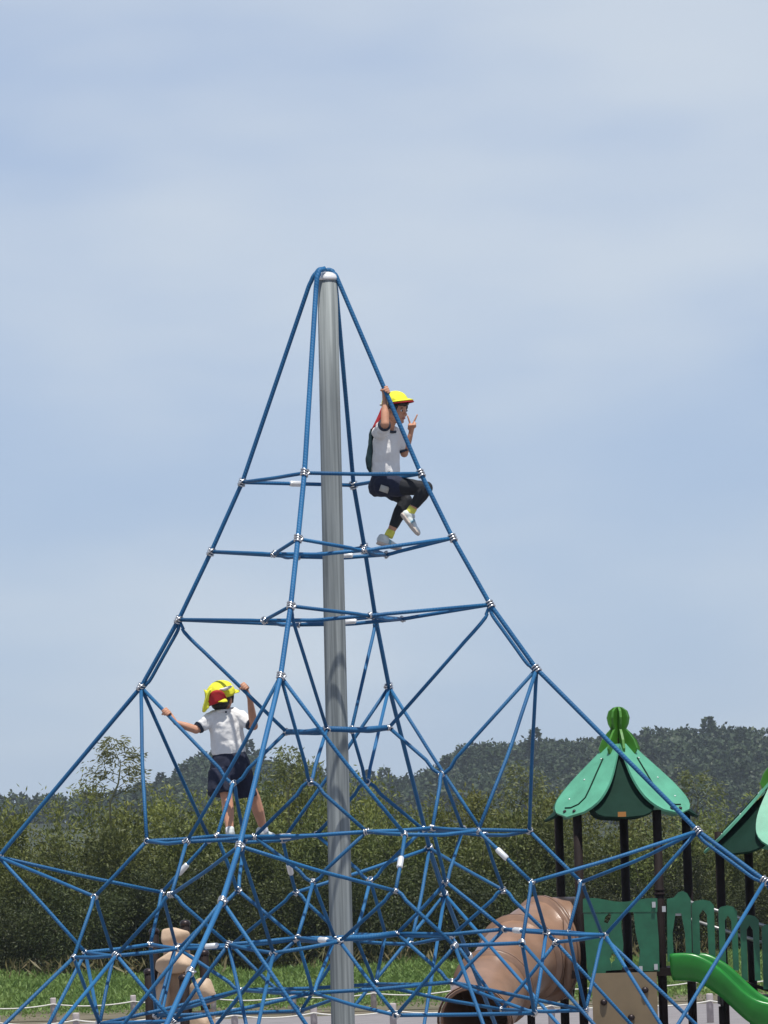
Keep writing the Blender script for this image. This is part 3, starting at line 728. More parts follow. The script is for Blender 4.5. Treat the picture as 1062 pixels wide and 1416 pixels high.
def petal(parent, cen, apex_z, ang, rad, drop, w0, w1, m, name, lift=0.0, groove=None, arch=0.0):
    """petal panel sloping out from the apex in direction ang"""
    out = Vector((math.cos(ang), math.sin(ang), 0)); side = Vector((-math.sin(ang), math.cos(ang), 0))
    n = 16; ST = []
    L = math.hypot(rad, drop)
    for i in range(n + 1):
        t = i / n
        w = w0 + (w1 - w0) * math.sin(min(t / 0.72, 1) * math.pi / 2) ** 1.3
        if t > 0.72: w = w1 * math.sqrt(max(1 - ((t - 0.72) / 0.28) ** 2, 0.0004))
        ST.append((t, w))
    nrm = (out * drop + Zv * rad).normalized()
    th = 0.03; V, F = [], []
    def pt(t, x): 
        bow = 0.015 * math.sin(t * math.pi)
        return cen + out * (0.10 + (rad - 0.10) * t) + Zv * (apex_z - drop * t) + side * x + nrm * (lift - bow) - Zv * arch * x * x * t
    for t, w in ST:
        for x in (-w, -w * 0.5, 0, w * 0.5, w): V.append(pt(t, x) + nrm * th / 2)
        for x in (-w, -w * 0.5, 0, w * 0.5, w): V.append(pt(t, x) - nrm * th / 2)
    for i in range(n):
        a, b = i * 10, (i + 1) * 10
        for k in range(4):
            F.append((a + k, a + k + 1, b + k + 1, b + k)); F.append((a + 5 + k, b + 5 + k, b + 6 + k, a + 6 + k))
        F.append((a, b, b + 5, a + 5)); F.append((a + 4, a + 9, b + 9, b + 4))
    F.append((0, 5, 6, 7, 8, 9, 4, 3, 2, 1)); e = n * 10; F.append((e, e + 1, e + 2, e + 3, e + 4, e + 9, e + 8, e + 7, e + 6, e + 5))
    o = part(name, (V, F), m, parent, False)
    if groove:
        sg = groove
        q = [pt(t, x * sg) + nrm * 0.018 for t, x in ((0.20, -0.02), (0.40, 0.02), (0.60, 0.07), (0.74, 0.10), (0.83, 0.06), (0.875, -0.03), (0.875, -0.13))]
        part('groove', tube(q, 0.011, 6), MT['dgreen'], o)
        for x in (-0.09, 0.07):
            c = pt(0.93, x) + nrm * 0.02; part('bolt', tube([c, c + nrm * 0.012], 0.022, 8), MT['bolt'], o)
        for t, x in ((0.2, -0.05), (0.48, -0.12), (0.75, -0.16)):
            c = pt(t, x * sg) + nrm * 0.016; part('bolt', tube([c, c + nrm * 0.008], 0.011, 6), MT['cap'], o)
    return o
def roof(u, vapex, Y, rot, vdrop=100, radpx=112):
    c = P(u, vapex, Y); pxm = FPX / (Y + CAM_D); rad = radpx / pxm; drop = vdrop / pxm
    cen = Vector((c.x, Y, 0)); rf = part('roof', tube([cen + Zv * (c.z - drop * 0.55), cen + Zv * (c.z + 0.08)], [0.05, 0.06], 10), MT['post'], play)
    for k in range(4):
        petal(rf, cen, c.z - 0.02, rot + k * math.pi / 2, rad, drop * 0.93, 0.07, 0.38, MT['dgreen'], 'dark_petal', lift=-0.085, arch=0.6)
        petal(rf, cen, c.z, rot + math.pi / 4 + k * math.pi / 2, rad * 0.97, drop * 0.99, 0.12, 0.37, MT['mint'], 'mint_petal', groove=(1 if k % 2 else -1))
    # bud-shaped finial made of crossed lobed plates
    b = cen + Zv * (c.z - 0.10)
    prof = [(0.02, -0.02), (0.22, -0.04), (0.265, 0.05), (0.22, 0.16), (0.15, 0.25), (0.10, 0.30), (0.13, 0.36), (0.145, 0.44), (0.12, 0.52), (0.06, 0.565), (0.02, 0.575)]
    fin = None
    for k in range(4):
        a = rot + k * math.pi / 4 + 0.2; ex = Vector((math.cos(a), math.sin(a), 0)); ez = Vector((-math.sin(a), math.cos(a), 0))
        poly = [(x, z) for x, z in prof] + [(-x, z) for x, z in reversed(prof)]
        o = part('finial_plate', prism(poly, b, ex, Zv, ez, 0.03), MT['leafgreen'], rf, False)
    return c
roof(856, 1030, 31.1, R(-90))
roof(1079, 1077, 31.0, R(-45))
part('bracket', box(P(860, 1126, 30.1), Xv * 0.05, Yv * 0.02, Zv * 0.03), MT['orange'], play, False)
# decks
def deck(us, v, Y0, Y1, th=0.10):
    z = P(us[0], v, (Y0 + Y1) / 2).z; x0, x1 = X_at(us[0], v, Y0), X_at(us[1], v, Y0)
    part('deck', box(Vector(((x0 + x1) / 2, (Y0 + Y1) / 2, z - th / 2)), Xv * (x1 - x0) / 2, Yv * (Y1 - Y0) / 2, Zv * th / 2), MT['post'], play, False)
deck((790, 960), 1341, 30.35, 32.0); deck((1000, 1140), 1378, 30.4, 31.7)
def ppoly(pix, Y, th, m, name, parent=play, smooth=False):
    o = P(pix[0][0], pix[0][1], Y); pts = [P(u, v, Y) - o for u, v in pix]
    return part(name, prism([(p.x, p.z) for p in pts], o, Xv, Zv, Yv, th), m, parent, smooth)
YP = 30.22
def wav(u0, u1, f, n=14): return [(u0 + (u1 - u0) * i / n, f(u0 + (u1 - u0) * i / n)) for i in range(n + 1)]
top = lambda u: 1246 - 5 * math.cos((u - 812) / 96 * 2 * math.pi * 1.0) * 0.8 - 3 * math.sin((u - 812) / 96 * math.pi)
# front panel: top band, two leaves, and the see-through gap between them
ppoly(wav(806, 909, top) + [(909, 1261), (806, 1262)], YP, 0.035, MT['green'], 'panel')
ppoly([(807, 1262.5), (842, 1262.2), (842, 1263), (837, 1268), (835, 1275), (840, 1277), (844, 1300), (846, 1318), (843, 1326), (845, 1332), (846, 1342), (838, 1342.5), (836, 1352), (814, 1352), (812, 1340), (809, 1300)], YP + 0.003, 0.03, MT['green'], 'panel')
ppoly([(842.3, 1262.2), (860, 1261.8), (859, 1280), (862, 1305), (860, 1341), (846.3, 1341.8), (845.3, 1332), (850, 1328), (851.5, 1321), (846.3, 1318), (844.3, 1300), (840.3, 1277), (844.5, 1270), (845, 1264)], YP + 0.003, 0.03, MT['green'], 'panel')
ppoly([(876, 1261.6), (908, 1261.2), (911, 1300), (912, 1343), (882, 1343), (885, 1315), (879, 1290)], YP + 0.003, 0.03, MT['green'], 'panel')
ppoly([(818, 1346), (908, 1344), (911, 1460), (822, 1462)], YP - 0.10, 0.05, MT['tanboard'], 'climbing_board')
for u, v in ((835, 1386), (892, 1369), (873, 1407)):
    c = P(u, v, YP - 0.14); part('hand_hold', ellipsoid(c, Xv * 0.045, Yv * 0.04, Zv * 0.04, 10, 6), MT['bolt'], play)
for u, v in ((904, 1251), (918, 1257), (907, 1337), (886, 1340)):
    part('bracket', box(P(u, v, YP - 0.04), Xv * 0.022, Yv * 0.015, Zv * 0.035), MT['rail'], play, False)
# arched panel over the slide entry
YA = 30.35
ppoly([(923, 1330), (922, 1243), (932, 1241), (938, 1234), (944, 1232), (950, 1235), (955, 1244), (957, 1328), (949, 1328), (947, 1290), (942, 1263), (934, 1263), (930, 1290), (932, 1329)], YA, 0.035, MT['green'], 'arch_panel')
part('bracket', box(P(937, 1263, YA + 0.06), Xv * 0.07, Yv * 0.015, Zv * 0.03), MT['rail'], play, False)
# stair rail: row of inverted-U pickets stepping down, with two steel rails behind
def picket(u0, u1, vt, vb, Y, slot=0.34):
    w = u1 - u0; c = (u0 + u1) / 2; s = w * slot / 2; rt = 5
    lean = (vb - vt) * 0.031
    L = lambda u, v: (u + lean * (v - vt) / (vb - vt), v)
    poly = [L(u0, vb), L(u0, vt + rt), L(u0 + 4, vt + 1), L(c, vt - 1), L(u1 - 5, vt + 1), L(u1, vt + rt + 2), L(u1, vb), L(c + s * 1.2, vb), L(c + s, vt + 20), L(c, vt + 13), L(c - s, vt + 20), L(c - s * 1.0, vb)]
    ppoly(poly, Y, 0.035, MT['green'], 'picket')
for i, (a, b, t, q) in enumerate(((956, 987, 1245, 1332), (993, 1019, 1253, 1342), (1023, 1049, 1266, 1356), (1053, 1080, 1278, 1368), (1085, 1112, 1290, 1380))):
    picket(a, b, t, q, 30.45 + 0.04 * i)
for dv in (0, 24): part('rail', tube([P(950, 1246 + dv, 30.56), P(1130, 1304 + dv, 30.80)], 0.022, 8), MT['rail'], play)
for dv in (86,): part('rail', tube([P(950, 1248 + dv, 30.56), P(1130, 1304 + dv, 30.80)], 0.022, 8), MT['post'], play)
# open slide: U-section swept along a falling, curving path towards the camera and right
def slide():
    near = [(927, 1320), (945, 1319), (962, 1321), (980, 1329), (997, 1341), (1013, 1356), (1030, 1372), (1047, 1383), (1066, 1388), (1100, 1394), (1140, 1416)]
    far = [(948, 1318.5), (965, 1318.5), (980, 1321), (995, 1328), (1010, 1338), (1023, 1350), (1038, 1364), (1053, 1376), (1072, 1384), (1106, 1390), (1146, 1411)]
    n = len(near); V, F = [], []
    prof = None
    rows = []
    hgt = [0.33, 0.34, 0.35, 0.37, 0.38, 0.38, 0.37, 0.36, 0.34, 0.3, 0.28]
    for i in range(n):
        Yn = 29.95 - 0.03 * i; Yf = Yn + 0.55
        a, b = P(*near[i], Yn), P(*far[i], Yf); h = hgt[i]
        ac = (b - a)
        def q(t, dz): return a + ac * t - Zv * dz
        rows.append([q(-0.06, 0.035), q(-0.055, 0.0), q(0.0, -0.012), q(0.055, 0.0), q(0.06, 0.05), q(0.09, h * 0.55), q(0.2, h * 0.74), q(0.5, h * 0.8), q(0.8, h * 0.74), q(0.91, h * 0.55), q(0.94, 0.05), q(0.945, 0.0), q(1.0, -0.012), q(1.055, 0.0), q(1.06, 0.035),
                     q(1.03, h * 0.6), q(0.9, h * 0.95), q(0.5, h), q(0.1, h * 0.95), q(-0.03, h * 0.6)])
    # refine along the path
    fine = []
    for i in range(n - 1):
        p0, p1, p2, p3 = rows[max(i - 1, 0)], rows[i], rows[i + 1], rows[min(i + 2, n - 1)]
        for s in range(3):
            t = s / 3
            fine.append([0.5 * ((2 * b) + (c - a) * t + (2 * a - 5 * b + 4 * c - d) * t * t + (-a + 3 * b - 3 * c + d) * t ** 3) for a, b, c, d in zip(p0, p1, p2, p3)])
    fine.append(rows[-1]); m = len(fine[0])
    for r in fine: V += r
    for i in range(len(fine) - 1):
        for k in range(m):
            k2 = (k + 1) % m; F.append((i * m + k, i * m + k2, (i + 1) * m + k2, (i + 1) * m + k))
    F.append(tuple(range(m - 1, -1, -1))); F.append(tuple((len(fine) - 1) * m + k for k in range(m)))
    part('slide', (V, F), MT['slide'], play)
    for u in (1000, 1090): 
        p = P(u, 1392, 29.9); part('slide_support', tube([Vector((p.x, p.y + 0.2, 0)), Vector((p.x, p.y + 0.2, p.z))], 0.045, 12), MT['post'], play)
slide()
# tube slide
def tube_slide():
    path = [(794, 1311, 30.9, 0.64), (766, 1311, 30.9, 0.63), (743, 1315, 30.75, 0.58), (720, 1326, 30.4, 0.51), (699, 1345, 29.95, 0.46), (682, 1366, 29.45, 0.44), (668, 1390, 28.95, 0.43), (657, 1412, 28.4, 0.425)]
    pts = [P(u, v, Y) for u, v, Y, _ in path]; rad = [r for *_, r in path]
    # smooth it
    pp, rr = [], []
    for i in range(len(pts) - 1):
        a, b, c, d = pts[max(i - 1, 0)], pts[i], pts[i + 1], pts[min(i + 2, len(pts) - 1)]
        for s in range(4):
            t = s / 4; pp.append(0.5 * ((2 * b) + (c - a) * t + (2 * a - 5 * b + 4 * c - d) * t * t + (-a + 3 * b - 3 * c + d) * t ** 3)); rr.append(rad[i] * (1 - t) + rad[i + 1] * t)
    pp.append(pts[-1]); rr.append(rad[-1])
    outer = tube(pp, rr, 30, caps=False); inner = tube(pp, [r - 0.03 for r in rr], 30, caps=False)
    V = outer[0] + inner[0]; k = len(outer[0]); F = list(outer[1]) + [tuple(reversed([i + k for i in f])) for f in inner[1]]
    e = (len(pp) - 1) * 30
    for j in range(30):
        j2 = (j + 1) % 30; F.append((e + j, e + j2, k + e + j2, k + e + j)); F.append((j, k + j, k + j2, j2))
    ts = part('tube_slide', (V, F), MT['tan'], play)
    for i, gap in ((6, 0.06), (12, 0.06), (20, 0.06)):
        d = (pp[i + 1] - pp[i - 1]).normalized()
        for s in (-1, 1):
            c = pp[i] + d * 0.022 * s
            part('flange', tube([c - d * 0.018, c + d * 0.018], rr[i] + 0.062, 30), MT['tan'], ts)
        part('seam', tube([pp[i] - d * 0.006, pp[i] + d * 0.006], rr[i] + 0.066, 30), MT['seam'], ts)
    d = (pp[-1] - pp[-3]).normalized()
    ring = tube([pp[-1] - d * 0.03, pp[-1] - d * 0.01, pp[-1] + d * 0.012], [rr[-1] + 0.01, rr[-1] + 0.04, rr[-1] + 0.035], 30, caps=False)
    part('flange', ring, MT['tan'], ts)
    # half-open run-out chute below the mouth
    q = [pp[-1] + d * t for t in (0.0, 0.4)]; q += [q[-1] + (d + Vector((0, -0.6, 0.35))).normalized() * 0.6, q[-1] + (d + Vector((0, -0.6, 0.35))).normalized() * 0.6 + Vector((-0.1, -0.7, -0.1))]
    V, F = [], []; nn = 14
    for p in q:
        for t in (0, 1):
            rr_ = rr[-1] - 0.03 * t
            for k in range(nn):
                a = math.pi + math.pi * k / (nn - 1); V.append(p + Vector((math.cos(a) * rr_, -0.1, math.sin(a) * rr_)))
    for i in range(len(q) - 1):
        for t in (0, 1):
            for k in range(nn - 1):
                a, b = (i * 2 + t) * nn + k, ((i + 1) * 2 + t) * nn + k; F.append((a, a + 1, b + 1, b))
    part('run_out', (V, F), MT['tan'], ts)
    p = P(733, 1360, 30.0); part('slide_support', tube([Vector((p.x, p.y, 0)), p], 0.05, 10), MT['post'], play)
    # entry collar with bolts
    c = P(793, 1310, 30.9)
    for a in (0.5, 1.3, 2.0, 2.8): 
        b = c + Vector((-0.04, -0.62 * math.cos(a) * 0.9, 0.62 * math.sin(a) * 0.9)); part('bolt', ellipsoid(b, Xv * 0.02, Yv * 0.03, Zv * 0.03, 8, 5), MT['bolt'], ts)
tube_slide()
# ================================================================== CLIMBING PODS at the left
def pods():
    Y = 33.0; base = P(250, 1400, Y)
    root = thing('pod_climber', (base.x, Y, 0), 'climber of beige rock-like pods on dark posts behind the net', 'climber')
    def pod(pix, Y, th, seed):
        rs = random.Random(seed); o = P(*pix[0], Y); bm = bmesh.new()
        f = []
        for u, v in pix: f.append(bm.verts.new(P(u, v, Y - th * rs.uniform(0.35, 0.6))))
        b = [bm.verts.new(P(u, v, Y + th * rs.uniform(0.4, 0.6))) for u, v in pix]
        cu = sum(p[0] for p in pix) / len(pix); cv = sum(p[1] for p in pix) / len(pix)
        cf = bm.verts.new(P(cu + rs.uniform(-4, 4), cv + rs.uniform(-5, 1), Y - th * 0.66)); cb = bm.verts.new(P(cu, cv, Y + th * 0.8)); n = len(pix)
        for i in range(n):
            j = (i + 1) % n
            bm.faces.new((f[i], f[j], cf)); bm.faces.new((b[j], b[i], cb)); bm.faces.new((f[j], f[i], b[i], b[j]))
        bmesh.ops.recalc_face_normals(bm, faces=bm.faces)
        bmesh.ops.bevel(bm, geom=list(bm.edges), offset=0.028, segments=2, affect='EDGES', profile=0.5)
        bm.verts.index_update(); V = [v.co.copy() for v in bm.verts]; F = [tuple(v.index for v in q.verts) for q in bm.faces]; bm.free()
        part('pod', (V, F), MT['rock'], root, True)
    pod([(224, 1285), (240, 1282), (262, 1288), (264, 1303), (248, 1310), (228, 1311), (222, 1300)], 32.9, 0.45, 1)
    pod([(216, 1328), (236, 1315), (256, 1316), (270, 1322), (271, 1337), (250, 1346), (222, 1347), (214, 1340)], 32.7, 0.6, 2)
    pod([(262, 1362), (275, 1352), (291, 1353), (298, 1372), (298, 1386), (282, 1392), (262, 1386)], 32.5, 0.5, 3)
    pod([(262, 1400), (297, 1394), (300, 1440), (262, 1440)], 32.5, 0.4, 4)
    pod([(216, 1360), (232, 1357), (236, 1380), (228, 1412), (218, 1412), (212, 1385)], 32.8, 0.4, 5)
    pod([(226, 1303), (262, 1301), (263, 1325), (226, 1326)], 33.05, 0.45, 6)
    pod([(219, 1343), (258, 1345), (261, 1380), (258, 1412), (214, 1412), (213, 1372)], 33.1, 0.4, 7)
    for u, v, Y_, h in ((213, 1288, 33.1, 0), (256, 1277, 33.2, 1), (254, 1352, 32.2, 1), (282, 1318, 33.0, 0), (206, 1344, 32.6, 0)):
        t = P(u, v, Y_); po = part('post', tube([Vector((t.x, Y_, -0.1)), t], 0.06, 12), MT['post'], root)
        part('post_cap', ellipsoid(t, Xv * 0.07, Yv * 0.07, Zv * 0.05), MT['bolt'], po)
pods()
# ================================================================== PEOPLE
def J(u, v, d): return P(u, v, -d)
def ortho(f, u):
    f = Vector(f).normalized(); u = Vector(u); u = (u - f * u.dot(f)).normalized(); return f, u, f.cross(u)   # s = the figure's right
def grip(wrist, rp, rd):
    """palm and five fingers closed round a rope at rp running along rd"""
    rd = Vector(rd).normalized(); e1 = Vector(wrist) - rp; e1 = (e1 - rd * e1.dot(rd)).normalized(); e2 = rd.cross(e1)
    pos = lambda th, rho, al: rp + (e1 * math.cos(R(th)) + e2 * math.sin(R(th))) * rho + rd * al
    g = [capsule(wrist, pos(25, 0.036, 0.0), 0.0185, 0.017)]
    g.append(chain([pos(20, 0.034, -0.018), pos(20, 0.034, 0.018)], [0.0145, 0.0145]))
    rho = RR + 0.0085
    for i, (al, n, r) in enumerate(((-0.024, 205, 0.0068), (-0.008, 230, 0.0075), (0.008, 225, 0.0075), (0.023, 195, 0.0065))):
        ths = np.linspace(35, n, 6); g.append(chain([pos(t, rho + 0.006 * (1 - k / 5), al) for k, t in enumerate(ths)], [r] * 6, 8))
    ths = np.linspace(-10, -120, 4); g.append(chain([pos(t, rho + 0.004, -0.020 + 0.004 * k) for k, t in enumerate(ths)], [0.0105, 0.009, 0.0082, 0.0075], 8))
    return g
def vsign(wrist, palm, tipA, tipB, toward):
    """raised hand, two fingers spread, two folded, thumb across"""
    g = [capsule(wrist, palm, 0.0175, 0.02)]
    up = (palm - wrist).normalized(); t = Vector(toward).normalized(); side = up.cross(t).normalized()
    k = lambda s, h, f=0.0: palm + side * s + up * h + t * f
    g.append(chain([k(-0.016, 0.012), k(0.016, 0.012)], [0.016, 0.015]))
    sA = 1 if (tipA - palm).dot(side) > 0 else -1
    for tip, s in ((tipA, sA), (tipB, -sA * 0.1)):
        b = k(0.014 * s if s == sA else 0.014 * s, 0.018); m = (b + tip) / 2 + t * 0.003
        g.append(chain([b, m, tip], [0.0078, 0.0072, 0.006], 8))
    for s in (-sA * 0.8, -sA * 1.5):
        b = k(0.013 * s, 0.018); g.append(chain([b, b + up * 0.014 + t * 0.012, b - up * 0.002 + t * 0.026, b - up * 0.014 + t * 0.017], [0.0076, 0.0076, 0.007, 0.0066], 8))
    g.append(chain([k(sA * 0.02, -0.012), k(sA * 0.022, 0.006, 0.016), k(-sA * 0.008, 0.012, 0.030)], [0.0105, 0.0085, 0.007], 8))
    return g
def shoe(root, heel, toe, up, mu, tongue=None):
    f, u, s = ortho(toe - heel, up); L = (toe - heel).length
    q = lambda a, h: heel + f * (L * a) + u * h
    so = [(q(-0.04, 0), 0.022), (q(0.08, 0), 0.029), (q(0.35, 0), 0.027), (q(0.7, 0.002), 0.034), (q(0.92, 0.005), 0.029), (q(1.03, 0.009), 0.016)]
    geo = []
    for a, b in ((0.0, 0.012),):
        secs = []
        V, F = [], []
        for p, w in so:
            for x, h in ((-1, 0), (1, 0), (1, 0.016), (-1, 0.016)): V.append(p + s * w * x + u * h)
        for i in range(len(so) - 1):
            for k in range(4):
                k2 = (k + 1) % 4; F.append((i * 4 + k, i * 4 + k2, (i + 1) * 4 + k2, (i + 1) * 4 + k))
        F.append((3, 2, 1, 0)); e = (len(so) - 1) * 4; F.append((e, e + 1, e + 2, e + 3)); geo = (V, F)
    g = [ellipsoid(q(0.12, 0.035), f * 0.036, s * 0.028, u * 0.034), ellipsoid(q(0.45, 0.03), f * 0.06, s * 0.028, u * 0.026), ellipsoid(q(0.78, 0.024), f * 0.048, s * 0.032, u * 0.020),
         chain([q(0.10, 0.055), q(0.28, 0.056)], [0.026, 0.026])]
    sh = fused('shoe', g, mu, root, 0.005, 3)
    fused('sole', [geo], MT['sole'], sh, 0.005, 2)
    # lace band
    part('strap', loft([(q(0.42, 0.03), s * 0.0315, u * 0.0305), (q(0.52, 0.028), s * 0.0315, u * 0.0285)], 14), MT['shoe_blue'], sh)
    return sh
def cuff(root, name, p, d, r0, r1, ln, m):
    d = Vector(d).normalized(); return part(name, tube([p - d * ln / 2, p - d * ln / 4, p + d * ln / 4, p + d * ln / 2], [r0 * 0.97, r0, r1, r1 * 0.97], 18), m, root)
def face(root, c, f, u, s):
    for k in (-1, 1):
        e = c + f * 0.0735 + s * 0.031 * k + u * 0.002
        w = part('eye', ellipsoid(e, f * 0.008, s * 0.0135, u * 0.0075, 10, 6), MT['eyewhite'], root)
        part('iris', ellipsoid(e + f * 0.005, f * 0.005, s * 0.0075, u * 0.0075, 10, 6), MT['eye'], w)
        part('eyebrow', chain([e + u * 0.018 - s * 0.014 + f * 0.001, e + u * 0.021 + f * 0.005, e + u * 0.018 + s * 0.014 + f * 0.001], [0.003] * 3, 6), MT['hair'], root)
    part('mouth', chain([c + f * 0.079 - u * 0.050 - s * 0.016, c + f * 0.084 - u * 0.052, c + f * 0.079 - u * 0.050 + s * 0.016], [0.0035, 0.0055, 0.0035], 8), MT['lip'], root)
def head_geo(c, f, u, s, neck):
    g = [ellipsoid(c + u * 0.012, f * 0.083, s * 0.073, u * 0.088), ellipsoid(c + f * 0.026 - u * 0.045, f * 0.052, s * 0.054, u * 0.048),
         ellipsoid(c + f * 0.060 - u * 0.076, f * 0.018, s * 0.022, u * 0.016),
         chain([c + f * 0.078 + u * 0.004, c + f * 0.093 - u * 0.024], [0.007, 0.0105], 8),
         ellipsoid(c + f * 0.045 - u * 0.032 + s * 0.03, f * 0.028, s * 0.022, u * 0.025), ellipsoid(c + f * 0.045 - u * 0.032 - s * 0.03, f * 0.028, s * 0.022, u * 0.025),
         capsule(c - f * 0.012 - u * 0.05, neck, 0.036, 0.040)]
    for k in (-1, 1): g.append(ellipsoid(c - f * 0.004 + s * 0.075 * k - u * 0.012, f * 0.016, s * 0.009, u * 0.026, 10, 6))
    return g
def dome(c, f, u, s, rf, rs_, ru, m=10, n=34, base=0.0, th=0.006, crump=0.028):
    """cap crown: open shell with thickness"""
    V, F = [], []
    for t in (0, 1):
        k = 1 - t * th / rf
        for i in range(m + 1):
            a = (math.pi / 2) * i / m
            for j in range(n):
                b = 2 * math.pi * j / n
                seam = 1 + 0.012 * abs(math.sin(3 * b)) + crump * (math.sin(5 * b + 3 * a) * math.sin(4 * a + b) + 0.6 * math.sin(9 * b - 5 * a))
                V.append(c + (f * (rf * math.cos(b)) + s * (rs_ * math.sin(b))) * (max(math.cos(a), 0.01) * k * seam) + u * (base + ru * math.sin(a) * k))
    o = (m + 1) * n
    for i in range(m):
        for j in range(n):
            j2 = (j + 1) % n; F.append((i * n + j, i * n + j2, (i + 1) * n + j2, (i + 1) * n + j)); F.append((o + i * n + j, o + (i + 1) * n + j, o + (i + 1) * n + j2, o + i * n + j2))
    for j in range(n):
        j2 = (j + 1) % n; F.append((j, o + j, o + j2, j2))
    F.append(tuple(m * n + j for j in range(n)))
    return V, F
def sheet(rows, th):
    """curved cloth sheet from rows of points, given real thickness"""
    a, b = len(rows), len(rows[0]); V = [p for r in rows for p in r]
    N = []
    for i in range(a):
        for j in range(b):
            du = rows[i][min(j + 1, b - 1)] - rows[i][max(j - 1, 0)]; dv = rows[min(i + 1, a - 1)][j] - rows[max(i - 1, 0)][j]
            N.append(du.cross(dv).normalized())
    k = len(V); V = V + [v + n_ * th for v, n_ in zip(V, N)]; F = []
    for i in range(a - 1):
        for j in range(b - 1):
            q = (i * b + j, i * b + j + 1, (i + 1) * b + j + 1, (i + 1) * b + j); F.append(q); F.append(tuple(reversed([x + k for x in q])))
    for j in range(b - 1):
        F.append((j, k + j, k + j + 1, j + 1)); e = (a - 1) * b; F.append((e + j, e + j + 1, k + e + j + 1, k + e + j))
    for i in range(a - 1):
        F.append((i * b, (i + 1) * b, k + (i + 1) * b, k + i * b)); e = b - 1; F.append((i * b + e, k + i * b + e, k + (i + 1) * b + e, (i + 1) * b + e))
    return V, F
def brim(c, f, u, s, rf, rs_, span, ext, droop, th=0.006, off=0.0, n=14):
    rows = []
    for q in np.linspace(0, 1, 5):
        r = []
        for b in np.linspace(-span, span, n):
            w = math.cos(b / span * math.pi / 2) ** 0.7
            e = ext * q * w
            r.append(c + f * ((rf + e) * math.cos(b)) + s * ((rs_ + e * 0.55) * math.sin(b)) - u * (droop * q * w * (0.35 + 0.65 * q) - off))
        rows.append(r)
    return sheet(rows, th)
def girl():
    root = thing('person', J(535, 690, -0.2) * 1.0, 'child in red and yellow cap sitting high on the net making a V sign', 'person', None)
    hc = J(546.5, 567, -0.12); f, u, s = ortho((0.83, -0.52, -0.16), (-0.10, 0, 1))
    neck = J(536, 594, -0.17)
    shR, shL = J(525, 598, -0.06), J(551, 603, -0.27); chest = J(534, 612, -0.19); waist = J(533.5, 640, -0.22); pelv = J(534, 668, -0.22)
    elR, wrR = J(532.5, 586, 0.13), J(532.5, 560, 0.125)
    pr, qr = heads['R'][3], nodes['C1R']; t = 0.615; rp = pr + (qr - pr) * t
    # grip point read on the rope itself
    best = min((abs((531 + FPX * ((pr + (qr - pr) * tt) - cam_loc).dot(cright) / ((pr + (qr - pr) * tt) - cam_loc).dot(fwd)) - 533.0), tt) for tt in np.linspace(0.3, 0.9, 200))[1]
    rp = pr + (qr - pr) * best
    wrR = rp + Vector((-0.006, 0.03, -0.075))
    elL, wrL = J(559, 627, -0.28), J(567.5, 602, -0.24); palm = J(569.5, 591, -0.235)
    g = head_geo(hc, f, u, s, neck)
    g += [chain([neck, chest, waist], [0.04, 0.075, 0.07]), chain([neck, shR, elR, (elR + wrR) / 2, wrR], [0.036, 0.036, 0.032, 0.030, 0.0205]), chain([neck, shL, elL, (elL + wrL) / 2, wrL], [0.036, 0.034, 0.029, 0.027, 0.019])]
    g += grip(wrR, rp, qr - pr) + vsign(wrL, palm, J(563.5, 575, -0.23), J(577, 573.5, -0.235), (0.05, -1, 0.1))
    hipR, hipL = J(531, 671, -0.14), J(538, 671, -0.30)
    knR, anR = J(589, 675, 0.06), J(570, 704, 0.04)
    knL, anL = J(561, 692, -0.24), J(540, 736, -0.20)
    for a, b in ((knR, anR), (knL, anL)): g.append(chain([a, a * 0.55 + b * 0.45, b], [0.042, 0.043, 0.027]))
    fused('body', g, MT['skin'], root, 0.0042, 3)
    face(root, hc, f, u, s)
    hg = [ellipsoid(hc + u * 0.030 - f * 0.016, f * 0.083, s * 0.083, u * 0.082), ellipsoid(hc - u * 0.02 - f * 0.045, f * 0.045, s * 0.070, u * 0.075),
          chain([hc + f * 0.066 + u * 0.052 - s * 0.045, hc + f * 0.082 + u * 0.048, hc + f * 0.066 + u * 0.052 + s * 0.045], [0.016, 0.015, 0.016])]
    for k in (-1, 1): hg.append(chain([hc + f * 0.045 + s * 0.066 * k + u * 0.03, hc + f * 0.034 + s * 0.073 * k - u * 0.03], [0.018, 0.008]))
    fused('hair', hg, MT['hair'], root, 0.005, 2, 0.002)
    cc = hc + u * 0.046 - f * 0.006; F0, U0 = f, u; f, u, s = ortho(f + u * 0.40, u)
    cap = part('cap', dome(cc, f, u, s, 0.100, 0.090, 0.090), MT['yellow'], root)
    part('brim', brim(cc + u * 0.004, f, u, s, 0.094, 0.084, R(78), 0.050, 0.022), MT['yellow'], cap)
    part('brim_lining', brim(cc - u * 0.006, f, u, s, 0.093, 0.083, R(78), 0.052, 0.024), MT['red'], cap)
    rows = []
    for q in np.linspace(0, 1, 7):
        r = []
        for b in np.linspace(R(98), R(262), 15):
            e = 1.0 + 0.16 * q; r.append(cc + f * (0.100 * e * math.cos(b) - 0.055 * q) + s * (0.09 * e * math.sin(b)) * (1 + 0.06 * math.sin(5 * b) * q) - U0 * (0.01 + 0.135 * q ** 0.9))
        rows.append(r)
    part('neck_flap', sheet(rows, 0.005), MT['red'], cap)
    c = cc - f * 0.104 + u * 0.02; part('cap_bow', ellipsoid(c + u * 0.005, f * 0.022, s * 0.02, u * 0.012, 10, 6), MT['white'], cap)
    # shirt
    tf, tu, ts = ortho((0.80, -0.60, 0), (-0.02, 0, 1))
    sec = []
